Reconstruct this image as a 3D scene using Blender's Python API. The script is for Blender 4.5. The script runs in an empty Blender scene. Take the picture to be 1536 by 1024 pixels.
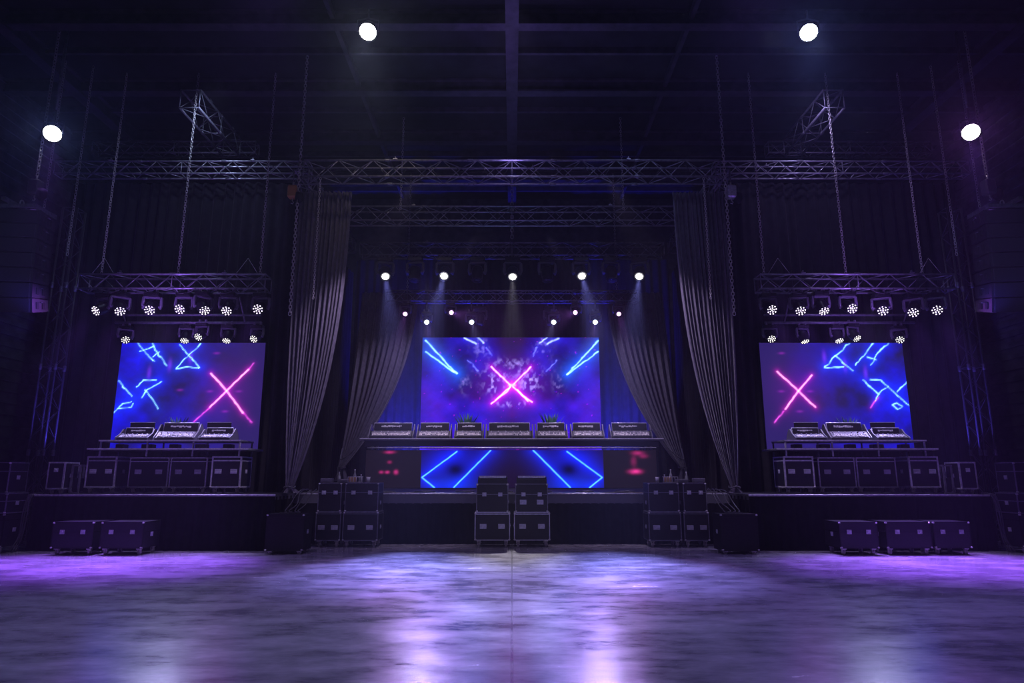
import bpy, math, random
import numpy as np
from mathutils import Vector, Matrix, Quaternion

random.seed(7)
rng = np.random.default_rng(7)
scene = bpy.context.scene
COL = scene.collection
PI = math.pi
R = math.radians

# ------------------------------------------------------------------ camera
CAM_Z, TILT, F = 1.55, R(11.48), 1000.0
cam = bpy.data.cameras.new('camera')
cam.sensor_width = 36.0
cam.lens = 36.0 * F / 1536.0
cam.clip_end = 200
cam_o = bpy.data.objects.new('camera', cam)
cam_o.location = (0, 0, CAM_Z)
cam_o.rotation_euler = (PI / 2 + TILT, 0, 0)
COL.objects.link(cam_o)
scene.camera = cam_o


def zat(py, Y):
    return CAM_Z + Y * math.tan(math.atan((512 - py) / F) + TILT)


def xat(px, Y, z):
    return (px - 768) / F * (Y * math.cos(TILT) + (z - CAM_Z) * math.sin(TILT))


def at(px, py, Y):
    z = zat(py, Y)
    return Vector((xat(px, Y, z), Y, z))


# ------------------------------------------------------------------ materials
def mat(name, col, rough=0.5, metal=0.0, spec=0.5, noise=0.0, nscale=8.0, bump=0.0, sheen=0.0):
    m = bpy.data.materials.new(name)
    m.use_nodes = True
    nt = m.node_tree
    b = nt.nodes['Principled BSDF']
    b.inputs['Base Color'].default_value = (*col, 1)
    b.inputs['Roughness'].default_value = rough
    b.inputs['Metallic'].default_value = metal
    b.inputs['Specular IOR Level'].default_value = spec
    if sheen:
        b.inputs['Sheen Weight'].default_value = sheen
        b.inputs['Sheen Roughness'].default_value = 0.4
    if noise or bump:
        tc = nt.nodes.new('ShaderNodeTexCoord')
        n = nt.nodes.new('ShaderNodeTexNoise')
        n.inputs['Scale'].default_value = nscale
        n.inputs['Detail'].default_value = 5
        nt.links.new(tc.outputs['Object'], n.inputs['Vector'])
        if noise:
            r = nt.nodes.new('ShaderNodeValToRGB')
            r.color_ramp.elements[0].position = 0.3
            r.color_ramp.elements[1].position = 0.7
            r.color_ramp.elements[0].color = (*[c * (1 - noise) for c in col], 1)
            r.color_ramp.elements[1].color = (*[min(1, c * (1 + noise)) for c in col], 1)
            nt.links.new(n.outputs['Fac'], r.inputs['Fac'])
            nt.links.new(r.outputs['Color'], b.inputs['Base Color'])
        if bump:
            bp = nt.nodes.new('ShaderNodeBump')
            bp.inputs['Strength'].default_value = bump
            bp.inputs['Distance'].default_value = 0.01
            nt.links.new(n.outputs['Fac'], bp.inputs['Height'])
            nt.links.new(bp.outputs['Normal'], b.inputs['Normal'])
    return m


def emit(name, col, strength, sample='NONE'):
    m = bpy.data.materials.new(name)
    m.use_nodes = True
    nt = m.node_tree
    b = nt.nodes['Principled BSDF']
    b.inputs['Base Color'].default_value = (0.02, 0.02, 0.02, 1)
    b.inputs['Emission Color'].default_value = (*col, 1)
    b.inputs['Emission Strength'].default_value = strength
    m.cycles.emission_sampling = sample
    return m


M = {}
M['case'] = mat('black_laminate', (0.012, 0.0115, 0.0145), 0.42, spec=.3, noise=0.25, nscale=30)
M['case_dark'] = mat('matt_black_paint', (0.006, 0.006, 0.007), 0.6, spec=.25, noise=0.3, nscale=12)
M['alu'] = mat('scuffed_aluminium', (0.55, 0.55, 0.6), 0.36, 0.35, noise=0.25, nscale=20)
M['alu_dark'] = mat('dull_dark_aluminium', (0.16, 0.16, 0.185), 0.42, 0.35, noise=0.3, nscale=16)
M['truss'] = mat('dark_truss_metal', (0.27, 0.27, 0.30), 0.34, 0.5, noise=0.3, nscale=10)
M['tower'] = mat('black_painted_tower', (0.05, 0.05, 0.06), 0.4, 0.3)
M['steel'] = mat('bright_steel', (0.65, 0.63, 0.6), 0.3, 0.5)
M['chain'] = mat('galvanised_chain', (0.62, 0.6, 0.56), 0.32, 0.4)
M['rubber'] = mat('dark_rubber', (0.02, 0.02, 0.02), 0.8)
M['wheel'] = mat('grey_wheel', (0.30, 0.28, 0.28), 0.5)
M['plastic'] = mat('black_plastic', (0.010, 0.010, 0.012), 0.38, spec=.35)
M['plastic_grey'] = mat('grey_plastic', (0.10, 0.10, 0.12), 0.45)
M['panel_light'] = mat('pale_control_panel', (0.55, 0.53, 0.58), 0.4, 0.3, noise=0.45, nscale=60)
M['print'] = mat('pale_print', (0.5, 0.5, 0.52), 0.5)
M['drape'] = mat('black_drape_cloth', (0.013, 0.012, 0.015), 0.95, spec=0.08, noise=0.3, nscale=5, sheen=0.05)
M['swag'] = mat('charcoal_voile', (0.085, 0.078, 0.095), 0.85, spec=0.2, noise=0.25, nscale=9, sheen=0.3)
M['skirt'] = mat('black_skirt_cloth', (0.006, 0.006, 0.0075), 0.95, spec=0.06, noise=0.3, nscale=6)
M['deck'] = mat('black_stage_deck', (0.03, 0.03, 0.034), 0.5, noise=0.4, nscale=14)
M['beam'] = mat('dark_steel_beam', (0.045, 0.04, 0.055), 0.55, 0.3, noise=0.4, nscale=4)
M['ceiling'] = mat('dark_roof_sheet', (0.011, 0.011, 0.015), 0.8, spec=.2, noise=0.5, nscale=2)
M['wall'] = mat('painted_dark_wall', (0.05, 0.055, 0.065), 0.8, noise=0.5, nscale=3, bump=0.4)
M['speaker'] = mat('speaker_black', (0.028, 0.028, 0.034), 0.5, noise=0.3, nscale=18)
M['grille'] = mat('speaker_grille', (0.035, 0.035, 0.042), 0.55, 0.2, noise=0.5, nscale=90)
M['orange'] = mat('orange_hoist_paint', (0.55, 0.27, 0.06), 0.5)
M['glass'] = mat('bottle_glass', (0.25, 0.27, 0.25), 0.12, spec=0.8)
M['white'] = mat('white_plastic', (0.6, 0.58, 0.56), 0.5)
M['amber'] = mat('amber_card', (0.42, 0.26, 0.08), 0.6)
M['green'] = mat('leaf_green', (0.08, 0.22, 0.14), 0.4)
M['cable'] = mat('black_cable_rubber', (0.05, 0.05, 0.055), 0.4)
M['lens_off'] = mat('dark_lens', (0.02, 0.02, 0.03), 0.08, spec=0.9)
M['lens_white'] = emit('lens_white', (1.0, 0.97, 1.0), 14)
M['lens_blue'] = emit('lens_blue_white', (0.72, 0.8, 1.0), 14)
M['lens_purple'] = emit('lens_purple', (0.9, 0.5, 1.0), 3.5)
M['led_white'] = emit('led_white', (0.95, 0.82, 1.0), 3.0)
M['led_warm'] = emit('led_warm_white', (1.0, 0.96, 0.88), 2.6)
M['lamp_white'] = emit('lamp_white', (1.0, 0.97, 0.95), 40)
M['lamp_blue'] = emit('lamp_blue', (0.75, 0.82, 1.0), 40)
M['lamp_purple'] = emit('lamp_purple', (0.98, 0.78, 1.0), 30)
M['led_cyan'] = emit('pilot_cyan', (0.1, 0.5, 1.0), 1.6)


def floor_mat():
    m = bpy.data.materials.new('polished_concrete')
    m.use_nodes = True
    nt = m.node_tree
    L = nt.links.new
    b = nt.nodes['Principled BSDF']
    tc = nt.nodes.new('ShaderNodeTexCoord')

    def noise(scale, det, rough=0.55, sx=1.0, sy=1.0):
        mp = nt.nodes.new('ShaderNodeMapping')
        mp.inputs['Scale'].default_value = (sx, sy, 1)
        L(tc.outputs['Object'], mp.inputs['Vector'])
        n = nt.nodes.new('ShaderNodeTexNoise')
        n.inputs['Scale'].default_value = scale
        n.inputs['Detail'].default_value = det
        n.inputs['Roughness'].default_value = rough
        L(mp.outputs['Vector'], n.inputs['Vector'])
        return n
    n1 = noise(0.55, 8, 0.62)
    n2 = noise(2.6, 9, 0.68, 0.45, 1.0)
    n3 = noise(38.0, 4, 0.6)
    mx = nt.nodes.new('ShaderNodeMix')
    mx.data_type = 'FLOAT'
    mx.inputs[0].default_value = 0.6
    L(n1.outputs['Fac'], mx.inputs[2])
    L(n2.outputs['Fac'], mx.inputs[3])
    r = nt.nodes.new('ShaderNodeValToRGB')
    r.color_ramp.elements[0].position = 0.36
    r.color_ramp.elements[1].position = 0.66
    r.color_ramp.elements[0].color = (0.15, 0.144, 0.16, 1)
    r.color_ramp.elements[1].color = (0.46, 0.445, 0.47, 1)
    L(mx.outputs[0], r.inputs['Fac'])
    # joint lines of the slab: one along the hall, several across
    sep = nt.nodes.new('ShaderNodeSeparateXYZ')
    L(tc.outputs['Object'], sep.inputs[0])

    def joint(axis, period, off):
        a = nt.nodes.new('ShaderNodeMath'); a.operation = 'ADD'; a.inputs[1].default_value = off
        L(sep.outputs[axis], a.inputs[0])
        p = nt.nodes.new('ShaderNodeMath'); p.operation = 'PINGPONG'; p.inputs[1].default_value = period / 2
        L(a.outputs[0], p.inputs[0])
        c = nt.nodes.new('ShaderNodeMath'); c.operation = 'LESS_THAN'; c.inputs[1].default_value = 0.012
        L(p.outputs[0], c.inputs[0])
        return c
    jx, jy = joint(0, 7.0, 0.0), joint(1, 4.6, 0.9)
    jm = nt.nodes.new('ShaderNodeMath'); jm.operation = 'MAXIMUM'
    L(jx.outputs[0], jm.inputs[0]); L(jy.outputs[0], jm.inputs[1])
    jmix = nt.nodes.new('ShaderNodeMix'); jmix.data_type = 'RGBA'
    jf = nt.nodes.new('ShaderNodeMath'); jf.operation = 'MULTIPLY'; jf.inputs[1].default_value = 0.5
    L(jm.outputs[0], jf.inputs[0])
    L(jf.outputs[0], jmix.inputs[0])
    L(r.outputs['Color'], jmix.inputs[6])
    jmix.inputs[7].default_value = (0.03, 0.03, 0.033, 1)
    L(jmix.outputs[2], b.inputs['Base Color'])
    rr = nt.nodes.new('ShaderNodeMapRange')
    rr.inputs[1].default_value = 0.35
    rr.inputs[2].default_value = 0.68
    rr.inputs[3].default_value = 0.12
    rr.inputs[4].default_value = 0.30
    L(mx.outputs[0], rr.inputs[0])
    L(rr.outputs[0], b.inputs['Roughness'])
    b.inputs['IOR'].default_value = 2.5
    bp = nt.nodes.new('ShaderNodeBump')
    bp.inputs['Strength'].default_value = 0.35
    bp.inputs['Distance'].default_value = 0.012
    ad = nt.nodes.new('ShaderNodeMath'); ad.operation = 'MULTIPLY_ADD'
    L(n3.outputs['Fac'], ad.inputs[0]); ad.inputs[1].default_value = 0.25
    L(n2.outputs['Fac'], ad.inputs[2])
    L(ad.outputs[0], bp.inputs['Height'])
    L(bp.outputs['Normal'], b.inputs['Normal'])
    return m


M['floor'] = floor_mat()


# ------------------------------------------------------------------ mesh building
class MB:
    def __init__(self):
        self.v, self.f, self.smooth = [], [], []

    def add(self, vs, fs, smooth=False):
        b = len(self.v)
        self.v.extend(tuple(p) for p in vs)
        self.f.extend(tuple(i + b for i in q) for q in fs)
        self.smooth.extend([smooth] * len(fs))
        return self

    def box(self, c, s, rot=None, bev=0.0):
        hx, hy, hz = s[0] / 2, s[1] / 2, s[2] / 2
        if bev <= 0:
            vs = [Vector((x, y, z)) for z in (-hz, hz) for y in (-hy, hy) for x in (-hx, hx)]
            fs = [(0, 2, 3, 1), (4, 5, 7, 6), (0, 1, 5, 4), (2, 6, 7, 3), (0, 4, 6, 2), (1, 3, 7, 5)]
        else:
            bev = min(bev, hx * .9, hy * .9, hz * .9)
            vs, idx = [], {}
            for sx in (-1, 1):
                for sy in (-1, 1):
                    for sz in (-1, 1):
                        for ax in range(3):
                            p = [sx * hx, sy * hy, sz * hz]
                            for k in range(3):
                                if k != ax:
                                    p[k] -= (sx, sy, sz)[k] * bev
                            idx[(sx, sy, sz, ax)] = len(vs)
                            vs.append(Vector(p))
            fs = []
            for ax in range(3):
                o = [k for k in range(3) if k != ax]
                for sg in (-1, 1):
                    q = []
                    for a, b_ in ((-1, -1), (1, -1), (1, 1), (-1, 1)):
                        k = [0, 0, 0]
                        k[ax], k[o[0]], k[o[1]] = sg, a, b_
                        q.append(idx[(*k, ax)])
                    fs.append(tuple(q))
            for ax in range(3):
                o = [k for k in range(3) if k != ax]
                for a in (-1, 1):
                    for b_ in (-1, 1):
                        k0, k1 = [0, 0, 0], [0, 0, 0]
                        k0[o[0]] = k1[o[0]] = a
                        k0[o[1]] = k1[o[1]] = b_
                        k0[ax], k1[ax] = -1, 1
                        fs.append((idx[(*k0, o[0])], idx[(*k1, o[0])], idx[(*k1, o[1])], idx[(*k0, o[1])]))
            for sx in (-1, 1):
                for sy in (-1, 1):
                    for sz in (-1, 1):
                        fs.append(tuple(idx[(sx, sy, sz, ax)] for ax in range(3)))
        if rot is not None:
            vs = [rot @ p for p in vs]
        c = Vector(c)
        return self.add([p + c for p in vs], fs)

    def tube(self, pts, r, n=6, closed=False, smooth=True):
        pts = [Vector(p) for p in pts]
        vs, fs = [], []
        k = len(pts)
        up0 = None
        for i, p in enumerate(pts):
            if closed:
                t = pts[(i + 1) % k] - pts[i - 1]
            else:
                t = pts[min(i + 1, k - 1)] - pts[max(i - 1, 0)]
            t.normalize()
            if up0 is None:
                up0 = Vector((0, 0, 1)) if abs(t.z) < .9 else Vector((1, 0, 0))
            a = t.cross(up0)
            if a.length < 1e-5:
                a = t.cross(Vector((0, 1, 0)))
            a.normalize()
            b = a.cross(t).normalized()
            up0 = b
            rr = r[i] if isinstance(r, (list, tuple)) else r
            for j in range(n):
                g = 2 * PI * j / n
                vs.append(p + (a * math.cos(g) + b * math.sin(g)) * rr)
        m = k if closed else k - 1
        for i in range(m):
            for j in range(n):
                fs.append((i * n + j, i * n + (j + 1) % n, ((i + 1) % k) * n + (j + 1) % n, ((i + 1) % k) * n + j))
        if not closed:
            fs.append(tuple(range(n - 1, -1, -1)))
            fs.append(tuple((k - 1) * n + j for j in range(n)))
        return self.add(vs, fs, smooth)

    def lathe(self, prof, n=16, mtx=None, smooth=True):
        """profile of (radius, z); spun about local z"""
        vs, fs = [], []
        k = len(prof)
        for r, z in prof:
            for j in range(n):
                g = 2 * PI * j / n
                p = Vector((r * math.cos(g), r * math.sin(g), z))
                vs.append(mtx @ p if mtx is not None else p)
        for i in range(k - 1):
            for j in range(n):
                fs.append((i * n + j, i * n + (j + 1) % n, (i + 1) * n + (j + 1) % n, (i + 1) * n + j))
        fs.append(tuple(range(n - 1, -1, -1)))
        fs.append(tuple((k - 1) * n + j for j in range(n)))
        return self.add(vs, fs, smooth)

    def prism(self, prof, x0, x1):
        """closed (y, z) outline extruded along x"""
        k = len(prof)
        vs = [(x0, y, z) for y, z in prof] + [(x1, y, z) for y, z in prof]
        fs = [tuple(range(k - 1, -1, -1)), tuple(range(k, 2 * k))]
        for i in range(k):
            j = (i + 1) % k
            fs.append((i, j, k + j, k + i))
        return self.add(vs, fs)

    def grid(self, fn, nu, nv, smooth=True):
        vs = [fn(i / nu, j / nv) for j in range(nv + 1) for i in range(nu + 1)]
        fs = [(j * (nu + 1) + i, j * (nu + 1) + i + 1, (j + 1) * (nu + 1) + i + 1, (j + 1) * (nu + 1) + i)
              for j in range(nv) for i in range(nu)]
        return self.add(vs, fs, smooth)

    def mesh(self, name, m):
        me = bpy.data.meshes.new(name)
        me.from_pydata(self.v, [], self.f)
        me.polygons.foreach_set('use_smooth', self.smooth)
        if m is not None:
            me.materials.append(m)
        me.validate()
        me.update()
        return me


def _link(name, data, parent=None, loc=(0, 0, 0), rot=None):
    o = bpy.data.objects.new(name, data)
    COL.objects.link(o)
    o.location = loc
    if rot is not None:
        o.rotation_mode = 'QUATERNION'
        o.rotation_quaternion = rot
    if parent is not None:
        o.parent = parent
    return o


def thing(name, label, cat, loc=(0, 0, 0), rotz=0.0, group=None):
    o = _link(name, None, None, loc)
    o.empty_display_size = 0.1
    o.rotation_euler = (0, 0, rotz)
    return tag(o, label, cat, group)


def tag(o, label, cat, group=None):
    o['label'] = label
    o['category'] = cat
    if group:
        o['group'] = group
    return o


def part(name, mb, m, parent, loc=(0, 0, 0), rot=None, label=None):
    me = mb if isinstance(mb, bpy.types.Mesh) else mb.mesh(name, M[m] if isinstance(m, str) else m)
    o = _link(name, me, parent, loc, rot)
    if label:
        o['label'] = label
    return o


def struct(name, mb, m):
    o = _link(name, mb.mesh(name, M[m]))
    o['kind'] = 'structure'
    return o


CACHE = {}


def cached(key, fn, m):
    if key not in CACHE:
        CACHE[key] = fn().mesh(key if isinstance(key, str) else str(key[0]), M[m])
    return CACHE[key]


ORD = ['first', 'second', 'third', 'fourth', 'fifth', 'sixth', 'seventh', 'eighth', 'ninth', 'tenth']
SIDE = {-1: 'left', 1: 'right'}

# ------------------------------------------------------------------ the hall
HALL_X, HALL_B, CEIL = 13.6, 24.0, 12.0
struct('floor', MB().box((0, 14.3, -0.1), (2 * HALL_X + .6, 23.4, 0.2)), 'floor')
struct('ceiling', MB().box((0, 11, CEIL + .1), (2 * HALL_X + .6, 30, 0.2)), 'ceiling')
for s in (-1, 1):
    mb = MB().box((s * (HALL_X + .15), 11, CEIL / 2), (.3, 30, CEIL))
    for k in range(40):     # corrugation of the cladding
        mb.box((s * (HALL_X - .02), 10.5, .25 + k * .3), (.05, 27, .12))
    struct('wall_' + SIDE[s], mb, 'wall')
struct('wall_back', MB().box((0, HALL_B + .15, CEIL / 2), (2 * HALL_X, .3, CEIL)), 'wall')
# roof steel
for Y in (8.1, 10.8, 13.5, 16.2, 18.9, 21.6):
    mb = MB()
    mb.box((0, Y, CEIL - .36), (2 * HALL_X, .26, .05)).box((0, Y, CEIL - .19), (2 * HALL_X, .05, .34)).box((0, Y, CEIL - .03), (2 * HALL_X, .26, .05))
    struct('ceiling_beam', mb, 'beam')
for Y in (9.4, 12.1, 14.8, 17.5, 20.2, 22.9):
    struct('ceiling_purlin', MB().box((0, Y, CEIL - .09), (2 * HALL_X, .09, .16)), 'beam')
for X in (0, -11.6, 11.6):
    mb = MB().box((X, 11, CEIL - .44), (.30, 26, .06)).box((X, 11, CEIL - .24), (.07, 26, .42)).box((X, 11, CEIL - .04), (.3, 26, .06))
    struct('ceiling_beam', mb, 'beam')
for X in (-4.1, 4.1):
    struct('ceiling_purlin', MB().box((X, 11, CEIL - .12), (.10, 26, .18)), 'beam')


# ------------------------------------------------------------------ trusses
def truss(name, label, A, B, w, h, cat='truss', m='truss', pitch=None, rc=0.026, rb=0.011, group=None):
    """box truss from A to B (centre line), w wide, h high"""
    A, B = Vector(A), Vector(B)
    t = thing(name, label, cat, A, group=group)
    ax = (B - A)
    L = ax.length
    ax.normalize()
    up = Vector((0, 0, 1)) if abs(ax.z) < .9 else Vector((0, 1, 0))
    sd = ax.cross(up).normalized()
    up = sd.cross(ax).normalized()
    cs = [sd * (w / 2 * a) + up * (h / 2 * b) for a, b in ((-1, -1), (1, -1), (1, 1), (-1, 1))]
    for c in cs:
        part('chord', MB().tube([c, c + ax * L], rc, 8), m, t)
    pitch = pitch or (w + h) / 2
    n = max(2, int(round(L / pitch)))
    mb = MB()
    for q in range(4):
        a, b = cs[q], cs[(q + 1) % 4]
        for i in range(n):
            p, r_ = (a, b) if (i + q) % 2 == 0 else (b, a)
            mb.tube([p + ax * (L * i / n), r_ + ax * (L * (i + 1) / n)], rb, 5)
        for e in (0.0, L * .5, L):
            mb.tube([a + ax * e, b + ax * e], rb * 1.3, 5)
    part('bracing_lattice', mb, m, t)
    if abs(ax.z) < .5:
        for e in (.22, .78):
            part('hanging_bracket', cached('hanging_bracket', lambda: MB().box((0, 0, .02), (.10, .10, .03)).box((0, 0, .06), (.03, .06, .07), bev=.008), 'alu_dark'), None, t, ax * (L * e) + Vector((0, 0, h / 2)) + sd * (w / 2))
    # bolted couplings
    q = ax.to_track_quat('Z', 'Y')
    cm = cached(('coupling_sleeve', rc), lambda: MB().lathe([(rc * 1.1, -.075), (rc * 1.45, -.06), (rc * 1.45, .06), (rc * 1.1, .075)], 8), 'alu_dark')
    nc = int(L / 2.5)
    for c in cs:
        for k in range(1, nc + 1):
            part('coupling_sleeve', cm, None, t, c + ax * (L * k / (nc + 1)), q)
    return t


def chain(label, top, bottom, r=0.007, link=0.085, group=None, name='hanging_chain'):
    top, bottom = Vector(top), Vector(bottom)
    L = (top - bottom).length
    n = max(3, int(L / (link * .78)))
    o = Vector(bottom)
    ax = (top - bottom) / n
    q = ax.to_track_quat('Z', 'Y')
    mb = MB()
    hl, hw = link / 2, link * .30
    loop = [(hw * math.cos(g), 0, (hl - hw) * (1 if math.sin(g) >= 0 else -1) + hw * math.sin(g)) for g in [2 * PI * (k + .5) / 8 for k in range(8)]]
    for i in range(n):
        c = ax * (i + .5)
        rz = Quaternion((0, 0, 1), PI / 2 * (i % 2))
        mb.tube([c + q @ (rz @ Vector(p)) for p in loop], r, 4, closed=True)
    ob = _link(name, mb.mesh(name, M['chain']), None, o)
    return tag(ob, label, 'chain', group)


def hoist(label, p, m='plastic_grey', s=1.0):
    t = thing('chain_hoist', label, 'hoist', p)
    part('body', MB().box((0, 0, .16 * s), (.22 * s, .2 * s, .32 * s), bev=.03), m, t)
    part('chain_bag', MB().lathe([(.05, -.05), (.09 * s, .02), (.10 * s, .12), (.09 * s, .2)], 10, Matrix.Translation((.16 * s, -.02, -.08))), 'drape', t)
    part('hanging_hook', MB().tube([(0, 0, 0), (0, 0, -.06), (.03, 0, -.10), (.01, 0, -.14), (-.03, 0, -.12)], .012, 6).tube([(0, 0, .32 * s), (0, 0, .42 * s)], .02, 6), 'steel', t)
    return t


TZ = 8.87       # centre height of the roof trusses
truss('lighting_truss', 'front roof truss spanning the centre stage opening, bright silver chords', (-5.05, 15.2, TZ), (5.05, 15.2, TZ), .42, .42)
truss('lighting_truss', 'second roof truss, hung behind the front truss with no lamps', (-4.98, 18.0, TZ), (4.98, 18.0, TZ), .42, .42)
truss('lighting_truss', 'rear roof truss carrying the row of nine large moving heads', (-4.98, 21.0, TZ), (4.98, 21.0, TZ), .42, .42)
for s in (-1, 1):
    truss('lighting_truss', f'{SIDE[s]} side roof truss running upstage from the front truss to the rear', (s * 5.27, 15.5, TZ + .02), (s * 5.27, 20.7, TZ + .02), .36, .40, m='alu_dark')
TIER_Z = 7.43
for s in (-1, 1):
    chain(f'chain from the roof to the {SIDE[s]} part of the second roof truss', (s * 3.2, 18.0, CEIL - .05), (s * 3.2, 18.0, TZ + .2))
truss('lighting_truss', 'small low truss below the rear roof truss, just above the centre screen', (-4.2, 21.5, TIER_Z), (4.2, 21.5, TIER_Z), .34, .34)
for s in (-1, 1):
    chain(f'chain holding the {SIDE[s]} end of the small low truss above the centre screen', (s * 3.5, 21.5, TZ + .2 + 2.8), (s * 3.5, 21.5, TIER_Z + .19))
# wing trusses over the side drapes
for s in (-1, 1):
    truss('lighting_truss', f'long truss above the tall black drape behind the {SIDE[s]} side stage', (s * 12.6, 17.2, 9.9), (s * 5.6, 17.2, 9.9), .34, .36)
    # ceiling trusses running along the hall
    truss('ceiling_truss', f'dark truss under the roof running along the hall on the {SIDE[s]}', (s * 8.3, 15.6, 11.1), (s * 8.3, 18.2, 11.1), .5, .5, m='alu_dark', rc=.03)
    truss('lighting_truss', f'short high truss crossing below the roof at the far {SIDE[s]}', (s * 12.6, 18.6, 11.25), (s * 7.7, 18.6, 11.25), .3, .36, m='alu_dark')
    # truss tower standing at the outer stage corner
    tw = truss('truss_tower', f'upright truss tower at the outer corner of the {SIDE[s]} side stage, blue edged', (s * 11.3, 16.2, .06), (s * 11.3, 16.2, 8.3), .36, .34, 'tower', m='tower', rb=.007)
    part('base_plate', MB().box((0, 0, -.03), (.6, .6, .06), bev=.01), 'alu_dark', tw)

# chains from the ceiling
for s in (-1, 1):
    sd = SIDE[s]
    chain(f'long chain from the roof to the {sd} end of the front truss', (s * 5.12, 14.93, CEIL - .05), (s * 5.12, 14.93, 5.2), r=.010, link=.1)
    hoist(f'{"orange" if s < 0 else "pale"} chain hoist hanging at the {sd} end of the front roof truss', (s * 5.27, 15.0, 8.1), 'orange' if s < 0 else 'alu')
    chain(f'thin chain hanging down the {sd} black leg curtain beside the centre opening', (s * 4.62, 14.98, 8.62), (s * 4.62, 14.98, 5.6), r=.006, link=.07)
    for k, px in enumerate((152, 267, 390)):
        X = xat(px, 15.7, 6.4)
        X = X if s < 0 else -X
        chain(f'chain holding the {("outer end", "middle", "inner end")[k]} of the lamp truss over the {sd} side stage', (X, 15.7, 11.9), (X, 15.7, 6.42), r=.007)
    for k, X in enumerate((10.9, 10.35)):
        chain(f'{("outer", "inner")[k]} chain falling past the {sd} hanging loudspeaker array on its stage side', (s * X, 14.6 + .2 * k, 11.5), (s * X, 14.6 + .2 * k, 6.9 - .3 * k), r=.007)
chain('short chain hanging from the middle of the roof beam to the rear truss', (0, 20.5, CEIL - .5), (0, 20.5, 9.12), r=.014, link=.14)


# ------------------------------------------------------------------ lights
def light(kind, loc, aim, energy, col, size=R(40), blend=.5, radius=.05, name='stage_light'):
    d = bpy.data.lights.new(name, kind)
    d.energy = energy
    d.color = col
    if kind == 'SPOT':
        d.spot_size = size
        d.spot_blend = blend
    if kind == 'AREA':
        d.shape = 'RECTANGLE'
        d.size, d.size_y = radius
    else:
        d.shadow_soft_size = radius
    o = bpy.data.objects.new(name, d)
    COL.objects.link(o)
    o.location = loc
    if aim is not None:
        o.rotation_mode = 'QUATERNION'
        o.rotation_quaternion = (Vector(aim) - Vector(loc)).to_track_quat('-Z', 'Y')
    return o


# ------------------------------------------------------------------ moving heads
def _base(s):
    return MB().box((0, 0, -.10 * s - .08), (.78 * s, .5 * s, .22 * s), bev=.03 * s).box((.2 * s, -.26 * s, -.10 * s - .08), (.22 * s, .03, .1 * s))


def _yoke(s):
    mb = MB()
    pv = -.92 * s
    mb.box((0, 0, -.27 * s - .07), (.74 * s, .22 * s, .10 * s), bev=.02 * s)
    for e in (-1, 1):
        mb.tube([(e * .34 * s, 0, -.24 * s - .07), (e * .43 * s, 0, -.42 * s), (e * .44 * s, 0, pv + .1 * s), (e * .41 * s, 0, pv - .12 * s)], [.06 * s, .075 * s, .085 * s, .05 * s], 8)
        mb.tube([(e * .44 * s, 0, pv), (e * .28 * s, 0, pv)], .07 * s, 8)
    return mb


def _head(s):
    return MB().lathe([(.10 * s, .36 * s), (.22 * s, .34 * s), (.30 * s, .22 * s), (.32 * s, .0), (.30 * s, -.2 * s), (.27 * s, -.36 * s), (.285 * s, -.40 * s), (.285 * s, -.46 * s), (.25 * s, -.46 * s), (.24 * s, -.43 * s)], 18)


def _lens(s):
    return MB().lathe([(.0001, -.47 * s), (.10 * s, -.466 * s), (.17 * s, -.45 * s), (.175 * s, -.425 * s)], 18)


def _plate(s):
    return MB().lathe([(.26 * s, -.40 * s), (.26 * s, -.445 * s), (.02 * s, -.45 * s)], 18)


def _dots(s):
    mb = MB()
    for ring, (n, r) in enumerate(((1, 0), (5, .112), (9, .222))):
        for k in range(n):
            g = 2 * PI * k / n + ring * .4
            mt = Matrix.Translation((r * s * math.cos(g), r * s * math.sin(g), -.445 * s))
            mb.lathe([(.034 * s, .01), (.032 * s, -.012 * s), (.018 * s, -.022 * s)], 8, mt)
    return mb


def moving_head(label, pos, s, aim, kind, group, flat=1.0):
    """pos: underside of the bar it hangs from; aim: direction of the lens"""
    t = thing('moving_head', label, 'stage light', pos, group=group)
    cl = cached(('mounting_clamp', s), lambda: MB().box((-.2 * s, 0, -.03), (.05, .06, .10), bev=.01).box((.2 * s, 0, -.03), (.05, .06, .10), bev=.01).box((0, 0, -.075), (.5 * s, .05, .02)), 'alu_dark')
    part('mounting_clamp', cl, None, t)
    part('base', cached(('base', s), lambda: _base(s), 'plastic'), None, t)
    d = Vector(aim).normalized()
    yaw = math.atan2(d.x, -d.y) if abs(d.y) + abs(d.x) > .05 else 0
    part('yoke', cached(('yoke', s), lambda: _yoke(s), 'plastic_grey'), None, t, rot=Quaternion((0, 0, 1), yaw))
    q = d.to_track_quat('-Z', 'Y')
    h = part('head', cached(('head', s), lambda: _head(s), 'plastic'), None, t, (0, 0, -.92 * s), q)
    if kind in ('led_white', 'led_warm'):
        part('lens_plate', cached(('lens_plate', s), lambda: _plate(s), 'lens_off'), None, h)
        part('led_dot_pattern', cached(('led_dot_pattern', s, kind), lambda: _dots(s), kind), None, h)
    else:
        part('lens', cached(('lens', s, kind), lambda: _lens(s), kind), None, h)
    return Vector(pos) + Vector((0, 0, -.92 * s)) + d * (.5 * s), d


EX = dict(beam=1.0, haze=1.0)
BLUEW, PURP, WARM = (0.27, 0.28, 1.0), (0.52, 0.16, 1.0), (0.8, 0.75, 0.85)

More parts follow.
